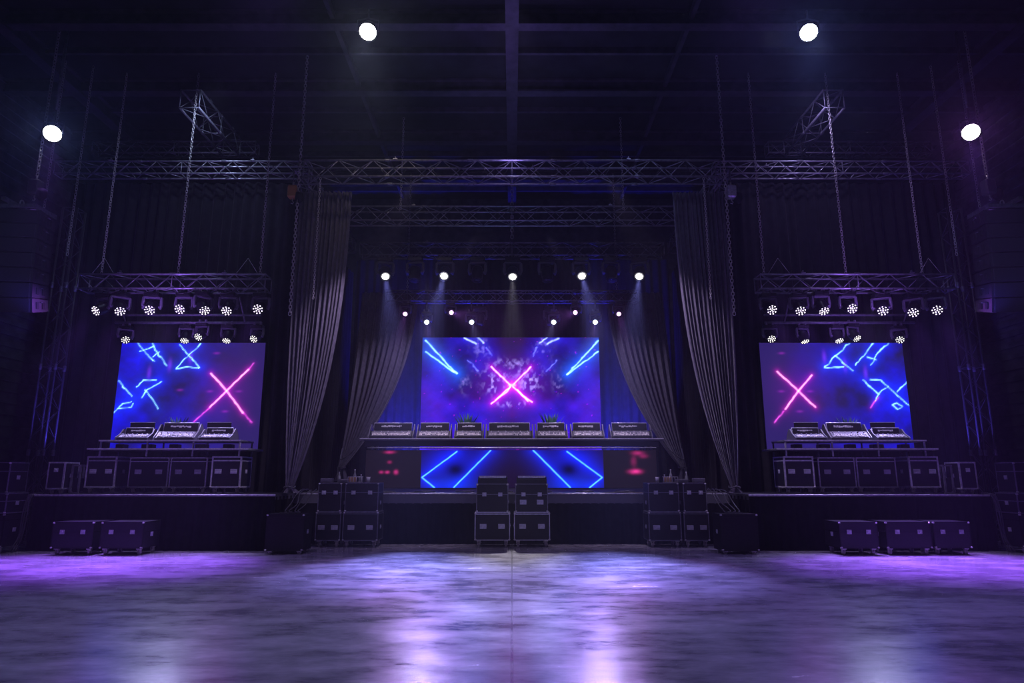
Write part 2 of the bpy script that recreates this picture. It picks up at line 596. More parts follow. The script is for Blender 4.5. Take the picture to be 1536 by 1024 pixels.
# nine large heads under the rear roof truss
nine = [(577, 1, (-1.7, 12.8, 0)), (622, 0, None), (667, 1, (-2.4, 11.6, 0)), (716, 0, None), (769, 1, (0, 13.5, 0)), (821, 0, None), (872, 1, (2.4, 11.6, 0)), (917, 0, None), (960, 1, (1.7, 12.8, 0))]
for i, (px, lit, tgt) in enumerate(nine):
    X = xat(px, 20.8, 8.0)
    lab = f'{ORD[i]} large moving head from the left under the rear roof truss, ' + ('lit pale' if lit else 'unlit')
    piv = Vector((X, 20.85, 8.64 - .92 * .62))
    aim = (Vector(tgt) - piv) if lit else Vector((.03 * (1 if px > 769 else -1), -.2, -1))
    p, d = moving_head(lab, (X, 20.85, 8.64), .62, aim, 'lens_white' if lit else 'lens_off', 'moving heads under the rear roof truss')
    if lit:
        mid = px == 769
        light('SPOT', p + d * .04, p + d * 5, 15500 if not mid else 6000, BLUEW if not mid else WARM, R(17), 1.0, .06, name='head_beam')
        light('SPOT', p + d * .04, p + d + Vector((0, -1.5, 0)), 90, (.4, .45, 1), R(64), 1.0, .06, name='head_glow')
# smaller heads on the low truss
low = [(609, 467, 'lens_purple', PURP, (586, 560)), (641, 485, 'lens_blue', (.5, .3, 1), (655, 560)), (678, 467, 'lens_purple', PURP, (720, 480)),
       (708, 485, 'lens_blue', (.42, .4, 1), (730, 560)), (830, 485, 'lens_blue', (.42, .4, 1), (808, 560)), (862, 467, 'lens_purple', PURP, (820, 480)),
       (892, 485, 'lens_blue', (.5, .3, 1), (880, 560)), (927, 467, 'lens_purple', PURP, (950, 560))]
for i, (px, py, kind, col, tgt) in enumerate(low):
    z = zat(py, 21.4)
    s = .40
    top = 7.25
    aim = (at(*tgt, 17.5) - at(px, py, 21.4)).normalized()
    dn = z - (-.92 * s + aim.z * .47 * s)
    X = xat(px, 21.4, z)
    hue = 'purple' if kind == 'lens_purple' else 'white blue'
    p, d = moving_head(f'{ORD[i]} small moving head from the left above the centre screen, {hue} lens', (X - aim.x * .47 * s, 21.4, min(top, dn)), s, aim, kind, 'small moving heads above the centre screen')
    if dn < top - .06:
        ob = _link('hanging_pipe', MB().tube([(0, 0, 0), (0, 0, top + .02 - dn)], .022, 8).mesh('hanging_pipe', M['alu_dark']), None, (X - aim.x * .47 * s, 21.4, dn - .01))
        tag(ob, f'short drop pipe holding the {ORD[i]} small moving head above the centre screen', 'pipe', 'drop pipes')
    if px in (641, 892):
        light('SPOT', p + d * .03, (X * .45, 6.0, 0), 420, (.7, .6, 1.0), R(22), 1.0, .1, name='head_beam')
    light('SPOT', p + d * .03, p + d * 5, 2800 if kind == 'lens_blue' else 2600, col, R(17), 1.0, .05, name='head_beam')
    light('SPOT', p + d * .03, p + d + Vector((0, -1.5, 0)), 130, PURP if kind == 'lens_purple' or px in (641, 892) else (.3, .3, 1), R(64), 1.0, .05, name='head_glow')
for i, px in enumerate((720, 826)):
    moving_head(f'unlit moving head hanging from the low truss {("left", "right")[i]} of its middle', (xat(px, 21.8, 7.1), 21.84, 7.25), .5, (0, -.15, -1), 'lens_off', 'small moving heads above the centre screen')

# side lamp trusses
SIDES = {
    -1: dict(x=(118, 398), heads=[(140, 466, (-.25, -.75, -.5)), (175, 466, (.45, -.6, -.7)), (221, 465, (.2, -.75, -.55)), (267, 464, (.0, -.8, -.45)), (303, 465, (.5, -.55, -.6)), (337, 466, (.15, -.7, -.6)), (385, 464, (.05, -.85, -.4))],
             low=[(187, 509, (.45, -.6, -.55)), (275, 510, (.1, -.5, -.8)), (297, 505, (-.1, -.75, -.6)), (338, 510, (.05, -.5, -.85)), (380, 508, (-.15, -.75, -.6))]),
    1: dict(x=(1141, 1432), heads=[(1160, 465, (.05, -.85, -.45)), (1204, 466, (-.15, -.7, -.6)), (1240, 466, (.0, -.6, -.75)), (1281, 463, (.0, -.8, -.45)), (1328, 466, (-.3, -.7, -.5)), (1375, 468, (-.5, -.6, -.6)), (1410, 465, (-.4, -.75, -.5))],
            low=[(1158, 508, (-.1, -.75, -.6)), (1210, 511, (.1, -.4, -.9)), (1261, 510, (.0, -.5, -.85)), (1287, 507, (.2, -.6, -.7)), (1351, 509, (-.35, -.65, -.55))]),
}
TY = 15.7
for s, D in SIDES.items():
    sd = SIDE[s]
    xa, xb = xat(D['x'][0], 15.5, 6.2), xat(D['x'][1], 15.5, 6.2)
    truss('lighting_truss', f'lamp truss hung on chains over the {sd} side stage with seven lit heads', (xa, TY, 6.18), (xb, TY, 6.18), .42, .36)
    for k, e in enumerate((xa + .5, xb - .5)):
        chain_t = MB().tube([(0, 0, 0), (-.28, 0, -.42)], .006, 5).tube([(0, 0, 0), (.28, 0, -.42)], .006, 5)
        ob = _link('hanging_bridle', chain_t.mesh('hanging_bridle', M['chain']), None, (e, TY - .1, 6.80))
        tag(ob, f'two-leg steel bridle on the {("outer", "inner")[k if s < 0 else 1 - k]} end of the {sd} lamp truss', 'sling')
    for i, (px, py, aim) in enumerate(D['heads']):
        z = zat(py, 15.4)
        sz = .46
        d = Vector(aim).normalized()
        X = xat(px, 15.3, z) - d.x * .45 * sz
        p, d = moving_head(f'{ORD[i]} LED moving head from the left on the {sd} lamp truss, white cluster lit', (X, TY - .14, z + .92 * sz - d.z * .44 * sz), sz, aim, 'led_white', f'LED moving heads on the {sd} lamp truss')
        light('SPOT', p + d * .05, (X * 1.02 + d.x * 2, 12.3 + .3 * (i % 3), 0), 2300, (.30, .10, 1.0), R(40), 1.0, .12, name='led_beam')
        light('SPOT', p + d * .05, p + d + Vector((0, -1.5, 0)), 60, (.4, .1, 1), R(64), 1.0, .1, name='head_glow')
    # lower bar, behind
    ya = 16.35
    za = zat(484, ya)
    t = thing('lighting_bar', f'lower black lamp bar behind the {sd} lamp truss with five small heads', 'lamp bar', (0, ya, za))
    part('rail', MB().tube([(xat(D['x'][0] + (55 if s < 0 else 6), ya, za), 0, 0), (xat(D['x'][1] - (8 if s < 0 else 60), ya, za), 0, 0)], .035, 8), 'alu_dark', t)
    part('rail', MB().tube([(xat(D['x'][0] + (55 if s < 0 else 6), ya, za), 0, .2), (xat(D['x'][1] - (8 if s < 0 else 60), ya, za), 0, .2)], .03, 8), 'alu_dark', t)
    for e in (-.3, .3):
        part('hanging_strut', MB().tube([((xa + xb) / 2 + e * 5, 0, 0), ((xa + xb) / 2 + e * 5, -.45, .55)], .02, 6), 'alu_dark', t)
    for i, (px, py, aim) in enumerate(D['low']):
        z = zat(py, ya - .15)
        sz = .38
        d = Vector(aim).normalized()
        X = xat(px, ya - .15, z) - d.x * .45 * sz
        p, d = moving_head(f'{ORD[i]} small LED head from the left on the lower bar above the {sd} screen', (X, ya, z + .92 * sz - d.z * .44 * sz), sz, aim, 'led_warm', f'small heads above the {sd} screen')
        if i in ((1, 2) if s < 0 else (2, 3)):
            light('SPOT', p + d * .05, (X * .5, 4.5, 0), 110, (.6, .62, 1.0), R(44), 1.0, .14, name='led_beam')
        else:
            light('SPOT', p + d * .05, p + Vector((d.x, -.35, -1)), 420, (.5, .42, 1.0), R(56), 1.0, .1, name='led_beam')


# ceiling flood lamps
def flood(label, p, aim, kind, s=1.0):
    t = thing('flood_lamp', label, 'stage light', p)
    q = (Vector(aim) - Vector(p)).to_track_quat('-Z', 'Y')
    part('hanging_yoke', MB().tube([(-.26 * s, 0, 0), (-.26 * s, 0, .3 * s), (0, 0, .36 * s), (.26 * s, 0, .3 * s), (.26 * s, 0, 0)], .018, 6).tube([(0, 0, .36 * s), (0, 0, .6 * s)], .02, 6), 'plastic_grey', t)
    h = part('head', MB().lathe([(.1 * s, .34 * s), (.17 * s, .3 * s), (.2 * s, .1 * s), (.24 * s, -.02), (.24 * s, -.06), (.215 * s, -.06), (.21 * s, -.03)], 20), 'plastic', t, rot=q)
    part('lens', MB().lathe([(.0001, -.045), (.12 * s, -.04), (.2 * s, -.03), (.2 * s, 0)], 20), kind, h)
    return Vector(p) + (Vector(aim) - Vector(p)).normalized() * .12


LW, LB, LP = (0.58, 0.64, 1.0), (0.22, 0.32, 1.0), (0.50, 0.16, 1.0)
floods = [
    ('white flood lamp hanging from the roof left of the middle beam, strongest glow', at(552, 47, 12.8), (-2.4, 4.5, 0), (-2.6, 12.4, 0), 'lamp_white', LW),
    ('blue flood lamp hanging from the roof between middle beam and right wall', at(1213, 48, 12.8), (2.4, 4.5, 0), (2.9, 12.8, 0), 'lamp_blue', (0.20, .28, 1.0)),
    ('blue flood lamp above the left hanging loudspeaker array', at(79, 200, 14.0), (-4, 2.0, 0), (-8.6, 12.2, 0), 'lamp_blue', LB),
    ('purple flood lamp above the right hanging loudspeaker array', at(1456, 198, 14.0), (4, 2.0, 0), (8.8, 12.2, 0), 'lamp_purple', LP)]
for lab, p, face, pool, kind, col in floods:
    q = flood(lab, p, face, kind, .88)
    wide = p.z > 10.5
    if wide:
        light('SPOT', q, (p.x * .85, 9.2, 0), 900, col, R(58), 1.0, .12, name='flood_beam')
    light('SPOT', q, (0, 0, 1.6), (560 if p.x < 0 else 800) if wide else 650, col, R(100), 1.0, .12, name='flood_glow')
    if not wide:
        light('SPOT', q, pool, 2600, (.34, .12, 1.0), R(40), 1.0, .12, name='flood_pool')
    if p.z < 10.5:
        ob = _link('hanging_pipe', MB().tube([(0, 0, 0), (0, 0, 11.9 - p.z - .6)], .03, 8).mesh('hanging_pipe', M['alu_dark']), None, p + Vector((0, 0, .6)))
        tag(ob, f'pipe from the roof holding the {"blue" if p.x < 0 else "purple"} flood lamp over the loudspeaker array', 'pipe', 'drop pipes')


# ------------------------------------------------------------------ LED screens
def vnoise(x, y, seed, octs=4):
    g = np.random.default_rng(seed)
    out = np.zeros_like(x)
    amp, tot = 1.0, 0.0
    for o in range(octs):
        tab = g.random((64, 64))
        xs, ys = x * 2 ** o, y * 2 ** o
        xi, yi = np.floor(xs).astype(int), np.floor(ys).astype(int)
        fx, fy = xs - xi, ys - yi
        fx, fy = fx * fx * (3 - 2 * fx), fy * fy * (3 - 2 * fy)
        a = tab[xi % 64, yi % 64]; b = tab[(xi + 1) % 64, yi % 64]
        c = tab[xi % 64, (yi + 1) % 64]; d = tab[(xi + 1) % 64, (yi + 1) % 64]
        out += amp * ((a * (1 - fx) + b * fx) * (1 - fy) + (c * (1 - fx) + d * fx) * fy)
        tot += amp
        amp *= .5
    return out / tot


def seg(X, Y, a, b):
    ax, ay, bx, by = a[0], a[1], b[0], b[1]
    dx, dy = bx - ax, by - ay
    t = np.clip(((X - ax) * dx + (Y - ay) * dy) / (dx * dx + dy * dy + 1e-9), 0, 1)
    return np.hypot(X - ax - t * dx, Y - ay - t * dy)


def neon(img, X, Y, lines, core, glow, w=1.0, g=5.0, gs=.5, wob=0.0, seed=1, tex=.5):
    n = vnoise(X / 6, Y / 6, seed, 2)
    n2 = vnoise(X / 14, Y / 14, seed + 9, 2)
    for pts in lines:
        d = np.full(X.shape, 1e9)
        for a, b in zip(pts[:-1], pts[1:]):
            d = np.minimum(d, seg(X + (n - .5) * wob, Y + (n2 - .5) * wob, a, b))
        k = np.exp(-(d / w) ** 2) * (1 - tex + 2 * tex * n)
        h = np.exp(-d / g) * gs
        for c in range(3):
            img[..., c] += core[c] * k + glow[c] * h


def blob(img, X, Y, cx, cy, rx, ry, col, p=2.0):
    k = np.exp(-(((X - cx) / rx) ** 2 + ((Y - cy) / ry) ** 2) ** (p / 2))
    for c in range(3):
        img[..., c] += col[c] * k


def screen(name, label, xr, zr, Y, pr, paint, strength, res=.024, tile=.5, depth=.12):
    """xr, zr: metres; pr: the picture's own coordinates at the same corners"""
    t = thing(name, label, 'LED screen', ((xr[0] + xr[1]) / 2, Y, zr[0]))
    w, h = xr[1] - xr[0], zr[1] - zr[0]
    nx, ny = int(w / res), int(h / res)
    u = np.linspace(0, 1, nx + 1)
    v = np.linspace(0, 1, ny + 1)
    U, V = np.meshgrid(u, v)
    X = pr[0] + (pr[2] - pr[0]) * U
    Yp = pr[3] + (pr[1] - pr[3]) * V
    img = paint(X, Yp)
    vs = np.stack([(U - .5) * w, np.zeros_like(U), V * h], -1).reshape(-1, 3)
    me = bpy.data.meshes.new('display')
    idx = np.arange((nx + 1) * (ny + 1)).reshape(ny + 1, nx + 1)
    fs = np.stack([idx[:-1, :-1], idx[:-1, 1:], idx[1:, 1:], idx[1:, :-1]], -1).reshape(-1, 4)
    me.from_pydata(vs.tolist(), [], fs.tolist())
    ca = me.color_attributes.new('picture', 'FLOAT_COLOR', 'POINT')
    rgba = np.ones((vs.shape[0], 4), np.float32)
    rgba[:, :3] = np.clip(img.reshape(-1, 3), 0, 4)
    ca.data.foreach_set('color', rgba.ravel())
    m = bpy.data.materials.new('led_picture')
    m.use_nodes = True
    nt = m.node_tree
    b = nt.nodes['Principled BSDF']
    b.inputs['Base Color'].default_value = (.002, .002, .003, 1)
    b.inputs['Roughness'].default_value = .6
    b.inputs['Specular IOR Level'].default_value = .08
    a = nt.nodes.new('ShaderNodeAttribute')
    a.attribute_name = 'picture'
    nt.links.new(a.outputs['Color'], b.inputs['Emission Color'])
    b.inputs['Emission Strength'].default_value = strength
    m.cycles.emission_sampling = 'NONE'
    me.materials.append(m)
    _link('display', me, t)
    hb = MB().box((0, depth / 2 + .004, h / 2), (w + .012, depth, h + .012), bev=.006)
    part('housing', hb, 'plastic', t)
    mb = MB()
    for k in range(int(w / tile)):
        mb.box((-w / 2 + tile * (k + .5), depth + .05, h / 2), (.05, .08, h * .96))
    part('rear_frame_lattice', mb, 'alu_dark', t)
    return t


CY, CYG = (.42, .95, 1.2), (0.0, .06, .75)
MG, MGG = (1.0, .22, .72), (.55, .0, .5)


def paint_center(X, Y):
    img = np.zeros(X.shape + (3,))
    Xm = 768 + np.abs(X - 768)
    n = vnoise(Xm / 40 + 3, Y / 34, 3, 5)
    n2 = vnoise(Xm / 20 + 7, Y / 16, 5, 5)
    r = np.abs(X - 768)
    base = .05 + .55 * np.clip((n - .32) * 2.2, 0, 1)
    base *= np.clip(.35 + r / 70, 0, 1)
    base *= 1 - .75 * np.exp(-((X - 768) / 40) ** 2 - ((Y - 512) / 34) ** 2)
    img[..., 0] = .018 * base + .02 * np.clip(n2 - .45, 0, 1) + .008
    img[..., 1] = .012 * base
    img[..., 2] = .80 * base + .05
    # purple corners and bottom cloud
    k = np.clip((Y - 560) / 60, 0, 1) * np.clip((n2 - .3) * 2, 0, 1)
    img[..., 0] += .022 * k
    img[..., 2] += .06 * k
    for q in ((640, 600), (896, 600)):
        blob(img, X, Y, q[0], q[1], 28, 34, (.025, .002, .06))
    for sg in (-1, 1):
        m_ = lambda pts: [(768 + sg * (p[0] - 768), p[1]) for p in pts]
        neon(img, X, Y, [m_([(899, 511), (851, 562)]), m_([(899, 528), (851, 562)])], CY, (.0, .12, .9), 1.0, 8, .5, 2.6, 11, .5)
        neon(img, X, Y, [m_([(839, 506), (822, 516)]), m_([(822, 506), (810, 514)])], (.5, .65, 1.0), (.02, .05, .7), 1.0, 4, .4, 5, 21, .7)
        neon(img, X, Y, [m_([(836, 542), (819, 557)]), m_([(806, 520), (800, 534)])], (.14, .16, .8), (.02, .02, .5), .8, 4, .3, 5, 22, .9)
    hf = np.clip(vnoise(X / 4.5, Y / 6, 55, 3) - .52, 0, 1) * 4
    for (cx, cy, rx, ry, a) in ((795, 577, 13, 12, .9), (838, 580, 7, 10, .35), (776, 607, 14, 4, .7), (815, 520, 12, 18, .25), (768, 545, 30, 6, .35), (780, 560, 40, 14, .25)):
        k = hf * a * np.exp(-((Xm - cx) / rx) ** 2 - ((Y - cy) / ry) ** 2)
        for c, v in enumerate((.45, .35, 1.0)):
            img[..., c] += v * k
    blob(img, X, Y, 768, 580, 44, 36, (.10, .006, .34))
    neon(img, X, Y, [[(737, 551), (765, 578)], [(796, 552), (771, 577)], [(737, 607), (752, 594), (766, 581)], [(743, 601), (760, 590), (766, 581)], [(798, 604), (783, 594), (770, 581)], [(792, 603), (776, 586)]],
         (1.4, .8, 1.2), (.7, .0, .5), .85, 3.4, .62, 2.0, 41, .4)
    neon(img, X, Y, [[(764, 579), (772, 579)]], (.9, .5, .9), (.5, .1, .5), 1.6, 5, .5)
    sp = vnoise(X / 3.2, Y / 3.2, 77, 1)
    img[..., 2] += .35 * (sp > .93) * np.clip(n2, 0, 1)
    img[..., 0] += .22 * (sp > .95)
    return img


def paint_side(sg):
    def f(X, Y):
        img = np.zeros(X.shape + (3,))
        n = vnoise(X / 34 + (5 if sg < 0 else 19), Y / 30, 13 + sg, 5)
        lx = (X - 180) / 214 if sg < 0 else (1360 - X) / 214      # 0 outer edge, 1 inner edge
        bl = np.clip(1.15 - lx * 1.35, 0, 1)
        img[..., 0] = .005 + .014 * np.clip(lx, 0, 1)
        img[..., 1] = .004 + .006 * np.clip(lx, 0, 1)
        img[..., 2] = .05 + .48 * bl * np.clip((n - .28) * 2.2, 0, 1) + .045 * np.clip(lx, 0, 1)
        if sg < 0:
            cy = [[(200, 514), (214, 531), (228, 542)], [(222, 514), (232, 530), (247, 549)], [(205, 527), (224, 519)], [(225, 535), (233, 528)],
                  [(264, 517), (277, 531), (298, 552)], [(296, 515), (282, 529), (262, 553)], [(263, 552), (298, 552)],
                  [(177, 572), (200, 595)], [(175, 620), (188, 606), (200, 603)], [(180, 614), (200, 612), (203, 606)],
                  [(206, 581), (215, 571), (234, 571)], [(242, 573), (222, 585), (215, 597)], [(219, 585), (230, 598), (241, 614)]]
            mg = [[(315, 561), (340, 586), (368, 620)], [(371, 555), (340, 588), (318, 612)]]
            tail = [[(318, 612), (296, 634)], [(368, 620), (382, 634)], [(371, 555), (378, 546)]]
        else:
            cy = [[(1239, 552), (1258, 533), (1280, 515)], [(1258, 533), (1268, 546), (1281, 558)], [(1240, 552), (1268, 552)],
                  [(1316, 514), (1302, 530), (1287, 549)], [(1339, 514), (1322, 530), (1309, 547)], [(1305, 535), (1318, 540)],
                  [(1305, 571), (1322, 572), (1332, 582), (1346, 597), (1362, 612)], [(1295, 572), (1306, 582), (1316, 592)], [(1331, 580), (1318, 590), (1310, 602)],
                  [(1361, 574), (1344, 589)], [(1335, 609), (1342, 606), (1349, 611), (1342, 615), (1335, 609)]]
            mg = [[(1167, 558), (1196, 587), (1220, 612)], [(1219, 564), (1196, 588), (1175, 614)]]
            tail = [[(1172, 618), (1158, 634)], [(1315, 597), (1302, 612)]]
        neon(img, X, Y, cy, (.35, .9, 1.0), (.0, .03, .75), .7, 6, .42, 3.5, 51, .8)
        neon(img, X, Y, mg, (1.3, .55, .9), (.6, .0, .42), .95, 2.6, .6, 1.6, 61, .35)
        neon(img, X, Y, tail, (.6, .06, .5), (.3, .0, .35), .9, 3, .3, 2, 63, .6)
        cx = 341 if sg < 0 else 1196
        blob(img, X, Y, cx, 587, 34, 36, (.04, .0, .07))
        for q in ((cx - 25, 588), (cx + 18, 588), (cx, 618), (cx - 20, 530), (cx - 70, 586)):
            blob(img, X, Y, q[0], q[1], 4.5, 1.6, (.12, .005, .16))
        for k in range(3):
            blob(img, X, Y, (222 if sg < 0 else 1300) + 30 * k * -sg, 560 - 12 * k, 3, 9, (.08, .01, .3))
        return img
    return f


def paint_booth(X, Y):
    img = np.zeros(X.shape + (3,))
    img[..., 2] += .012
    img[..., 0] += .006
    Xm = 768 + np.abs(X - 768)
    n = vnoise(X / 25, Y / 22, 91, 4)
    for lines in ([[(800, 675), (855, 731)]], [[(851, 677), (903, 716), (884, 731)]]):
        for sg in (-1, 1):
            pts = [[(768 + sg * (p[0] - 768), p[1]) for p in q] for q in lines]
            neon(img, X, Y, pts, (.16, .8, .95), (.0, .02, 1.0), .85, 10, .8, .6, 17, .2)
    blob(img, Xm, Y, 855, 728, 40, 14, (.0, .02, .35))
    blob(img, Xm, Y, 868, 690, 30, 20, (.0, .005, .35))
    img *= (1 - .9 * np.exp(-((Xm - 853) / 14) ** 2 - ((Y - 704) / 10) ** 2))[..., None]
    inner = (np.abs(X - 768) < 137)
    img *= np.where(inner, 1.0, 0.0)[..., None]
    k = (~inner)
    base = vnoise(X / 9, Y / 9, 97, 3)
    for c, v in enumerate((.007, .004, .008)):
        img[..., c] += v * k
    for (cx, cy, rx, ry, a) in ((583, 678, 7, 2, .35), (584, 693, 3, 2, .3), (572, 708, 3, 2, .3), (581, 708, 3, 2, .4), (594, 708, 3, 3, .45), (957, 679, 8, 3, .3), (953, 707, 8, 3.2, .7), (951, 692, 4, 8, .12), (966, 684, 6, 3, .15)):
        g = np.exp(-((X - cx) / rx) ** 2 - ((Y - cy) / ry) ** 2) * a * (.4 + 1.2 * base)
        img[..., 0] += g
        img[..., 1] += g * .04
        img[..., 2] += g * .35
    seam = np.minimum(np.abs(X - 620), np.abs(X - 915))
    return img


SCRY = 22.3
zt = zat(506, SCRY)
xl, xr_ = xat(632, SCRY, 4.5), xat(900, SCRY, 4.5)
pyb = 690
screen('led_screen', 'wide centre LED screen behind the long desk, pink X on blue cloud', (xl, xr_), (zat(pyb, SCRY), zt), SCRY, (632, 506, 900, pyb), paint_center, 1.4)
# legs of the ground-stacked screen
SSY = 16.9
for s in (-1, 1):
    a, b = (176, 394) if s < 0 else (1143, 1360)
    zt = zat(514, SSY)
    zb = zat(676, SSY)
    screen('led_screen', f'{SIDE[s]} side stage LED screen, thin pink X beside blue neon strokes', (xat(a, SSY, 3.9), xat(b, SSY, 3.9)), (zb, zt), SSY, (a, 514, b, 676), paint_side(s), 1.5)
DKY = 17.5


# ------------------------------------------------------------------ drapes
def drape(name, label, A, B, z0, z1, pitch=.28, amp=.06, m='drape', rows=14, seed=0, group=None, cat='curtain'):
    A, B = Vector((*A, 0)), Vector((*B, 0))
    L = (B - A).length
    ax = (B - A) / L
    nr = Vector((-ax.y, ax.x, 0))
    rg = np.random.default_rng(seed)
    n = max(3, int(L / pitch))
    ph = rg.random(n + 2) * .8
    av = .6 + .8 * rg.random(n + 2)
    nu = n * 8

    def fn(u, v):
        k = u * n
        i = int(k)
        f = k - i
        a = av[i] * (1 - f) + av[i + 1] * f
        p = ph[i] * (1 - f) + ph[i + 1] * f
        d = math.sin(2 * PI * k + p * 2) * amp * a * (.75 + .35 * v) + math.sin(k * .9 + v * 2 + seed) * amp * .5
        q = A + ax * (u * L + math.sin(v * 3 + k) * .015) + nr * d
        return (q.x, q.y, z1 + (z0 - z1) * v)
    me = MB().grid(fn, nu, rows).mesh(name, M[m])
    o = _link(name, me)
    return tag(o, label, cat, group)


STZ = 1.18
drape('backdrop_curtain', 'black backdrop curtain across the rear of the centre stage behind the screen', (-5.6, 22.95), (5.6, 22.95), STZ, 9.2, seed=1)
for s in (-1, 1):
    sd = SIDE[s]
    drape('masking_drape', f'tall black drape behind the {sd} side stage screen under the long truss', (s * 12.5, 17.62), (s * 5.5, 17.62), .02, 9.7, pitch=.30, amp=.075, seed=3 + s)
    drape('masking_drape', f'black side masking drape closing the {sd} flank of the centre stage', (s * 5.62, 17.95), (s * 5.62, 22.6), .02, 8.6, seed=9 + s)
    drape('leg_curtain', f'straight black leg curtain at the {sd} edge of the centre opening', (s * 5.9, 16.12), (s * 4.85, 16.12), STZ + .02, 8.62, pitch=.22, amp=.05, seed=15 + s, m='drape')


def swag(label, top, tie, edge_pow, n, amp, Y0, Y1, m='swag', seed=0, hang=0.0, gather=.16):
    """cloth hung along `top` (x0,x1,z) and pulled to the tie point"""
    x0, x1, zt = top
    tx, tz = tie
    rg = np.random.default_rng(seed)
    av = .5 + rg.random(n + 2)
    nv = 34

    def fn(u, v):
        k = u * n
        i = int(k)
        f = k - i
        a = av[i] * (1 - f) + av[i + 1] * f
        g = v ** edge_pow
        xt = x0 + (x1 - x0) * u
        gx = tx + (u - .5) * gather * (1 if x1 > x0 else -1)
        x = xt + (gx - xt) * g
        y = Y0 + (Y1 - Y0) * v + math.sin(2 * PI * k + 1.2 * math.sin(v * 2.5 + k)) * amp * a * (1 - .55 * g)
        z = zt + (tz - zt) * v - .18 * math.sin(PI * v) * abs(u - .5) + .03 * math.sin(9 * u) * v
        return (x + math.sin(2 * PI * k * 1.0 + .7) * .012, y, z)
    t = thing('swag_curtain', label, 'curtain', (0, 0, 0))
    part('cloth', MB().grid(fn, n * 10, nv), m, t)
    mb = MB()
    mb.tube([(tx + .11 * math.cos(g) * 1.1, Y1 + .11 * math.sin(g), tz + .02 + .02 * math.sin(3 * g)) for g in [2 * PI * k / 12 for k in range(12)]], .018, 6, closed=True)
    part('tie_band', mb, 'cable', t)

    def tail(u, v):
        w = gather * (.8 + 1.8 * v)
        return (tx + (u - .5) * w + .02 * math.sin(20 * u), Y1 + .05 * math.sin(u * 14) * (.5 + v), tz + .02 - v * max(.05, hang))
    if hang > 0:
        part('cloth_tail', MB().grid(tail, 30, 6), m, t)
    return t


for s in (-1, 1):
    sd = SIDE[s]
    # front pair
    p = at(432 if s < 0 else 1104, 732, 15.2)
    swag(f'grey swag curtain tied low at the {sd} inner corner of the side stage', (s * 5.35, s * 4.05, 8.6), (p.x, p.z), 2.7, 13, .075, 15.75, 15.3, seed=21 + s, hang=.12)
    # rear pair
    p2 = at(512 if s < 0 else 1024, 702, 20.4)
    swag(f'grey swag curtain at the {sd} of the centre stage sweeping back from the screen', (s * 5.15, s * 3.22, 7.75), (p2.x, p2.z), 2.3, 9, .10, 22.1, 20.4, seed=31 + s, hang=.4)

# ------------------------------------------------------------------ stages
def skirt_mb(x0, x1, Y, z0, z1, pitch=.2, amp=.03, seed=0, axis='x'):
    rg = np.random.default_rng(seed)
    n = max(2, int(abs(x1 - x0) / pitch))
    av = .4 + rg.random(n + 2)

    def fn(u, v):
        k = u * n
        i = int(k)
        f = k - i
        a = av[i] * (1 - f) + av[i + 1] * f
        d = math.sin(2 * PI * k + .5 * math.sin(v * 3 + i)) * amp * a * (.25 + .9 * v)
        c = x0 + (x1 - x0) * u
        z = z1 + (z0 - z1) * v
        return (c, Y - .02 + d - .03 * v, z) if axis == 'x' else (Y + d, c, z)
    return MB().grid(fn, n * 8, 10)


SF, CF = 14.9, 16.35
t = thing('stage_platform', 'centre stage platform with black pleated skirt behind the flight case stacks', 'stage', (0, CF, 0))
part('deck', MB().box((0, (23.2 - CF) / 2, STZ - .06), (10.86, 23.2 - CF, .12)), 'deck', t)
part('edge_trim', MB().box((0, -.012, STZ - .022), (10.86, .024, .036), bev=.004), 'alu', t)
part('fascia', MB().box((0, -.015, STZ - .15), (10.86, .02, .2)), 'plastic_grey', t)
part('skirt', skirt_mb(-5.4, 5.4, -.01, .01, STZ - .24, seed=2), 'skirt', t)
for s in (-1, 1):
    xa, xb = s * 5.15, s * 10.4
    t = thing('stage_platform', f'{SIDE[s]} side stage platform with black pleated skirt', 'stage', ((xa + xb) / 2, SF, 0))
    w = abs(xb - xa)
    dp = CF - SF - .02 if False else 2.3
    # inner end stops at the centre platform's front, so the deck is built to its flank
    part('deck', MB().box((s * .15, dp / 2, STZ - .06), (w - .3, dp, .12)).box((-s * (w / 2 - .15), .7, STZ - .06), (.3, 1.4, .12)), 'deck', t)
    part('edge_trim', MB().box((0, -.012, STZ - .022), (w, .024, .04), bev=.004), 'alu', t)
    part('skirt', skirt_mb(-w / 2, w / 2, -.01, .01, STZ - .05, seed=4 + s), 'skirt', t)
    part('end_skirt', skirt_mb(0.02, 1.22, -s * w / 2, .01, STZ - .05, seed=6 + s, axis='y'), 'skirt', t)
    part('leg', MB().box((s * (w / 2 - .06), .1, .53), (.06, .06, 1.06)), 'alu_dark', t)
    part('leg', MB().box((s * (w / 2 - .06), 2.0, .53), (.06, .06, 1.06)), 'alu_dark', t)


# ------------------------------------------------------------------ flight cases
def caster_meshes(h):
    fork = cached(('fork', h), lambda: MB().box((0, 0, h - .012), (.09, .08, .02)).box((-.028, .01, h * .62), (.008, .05, h * .6)).box((.028, .01, h * .62), (.008, .05, h * .6)).tube([(-.04, .015, h * .40), (.04, .015, h * .40)], .012, 8), 'steel')
    wheel = cached(('wheel', h), lambda: MB().lathe([(h * .2, -.022), (h * .34, -.024), (h * .40, -.016), (h * .40, .016), (h * .34, .024), (h * .2, .022)], 16, Matrix.Translation((0, .015, h * .40)) @ Matrix.Rotation(PI / 2, 4, 'Y')), 'wheel')
    return fork, wheel


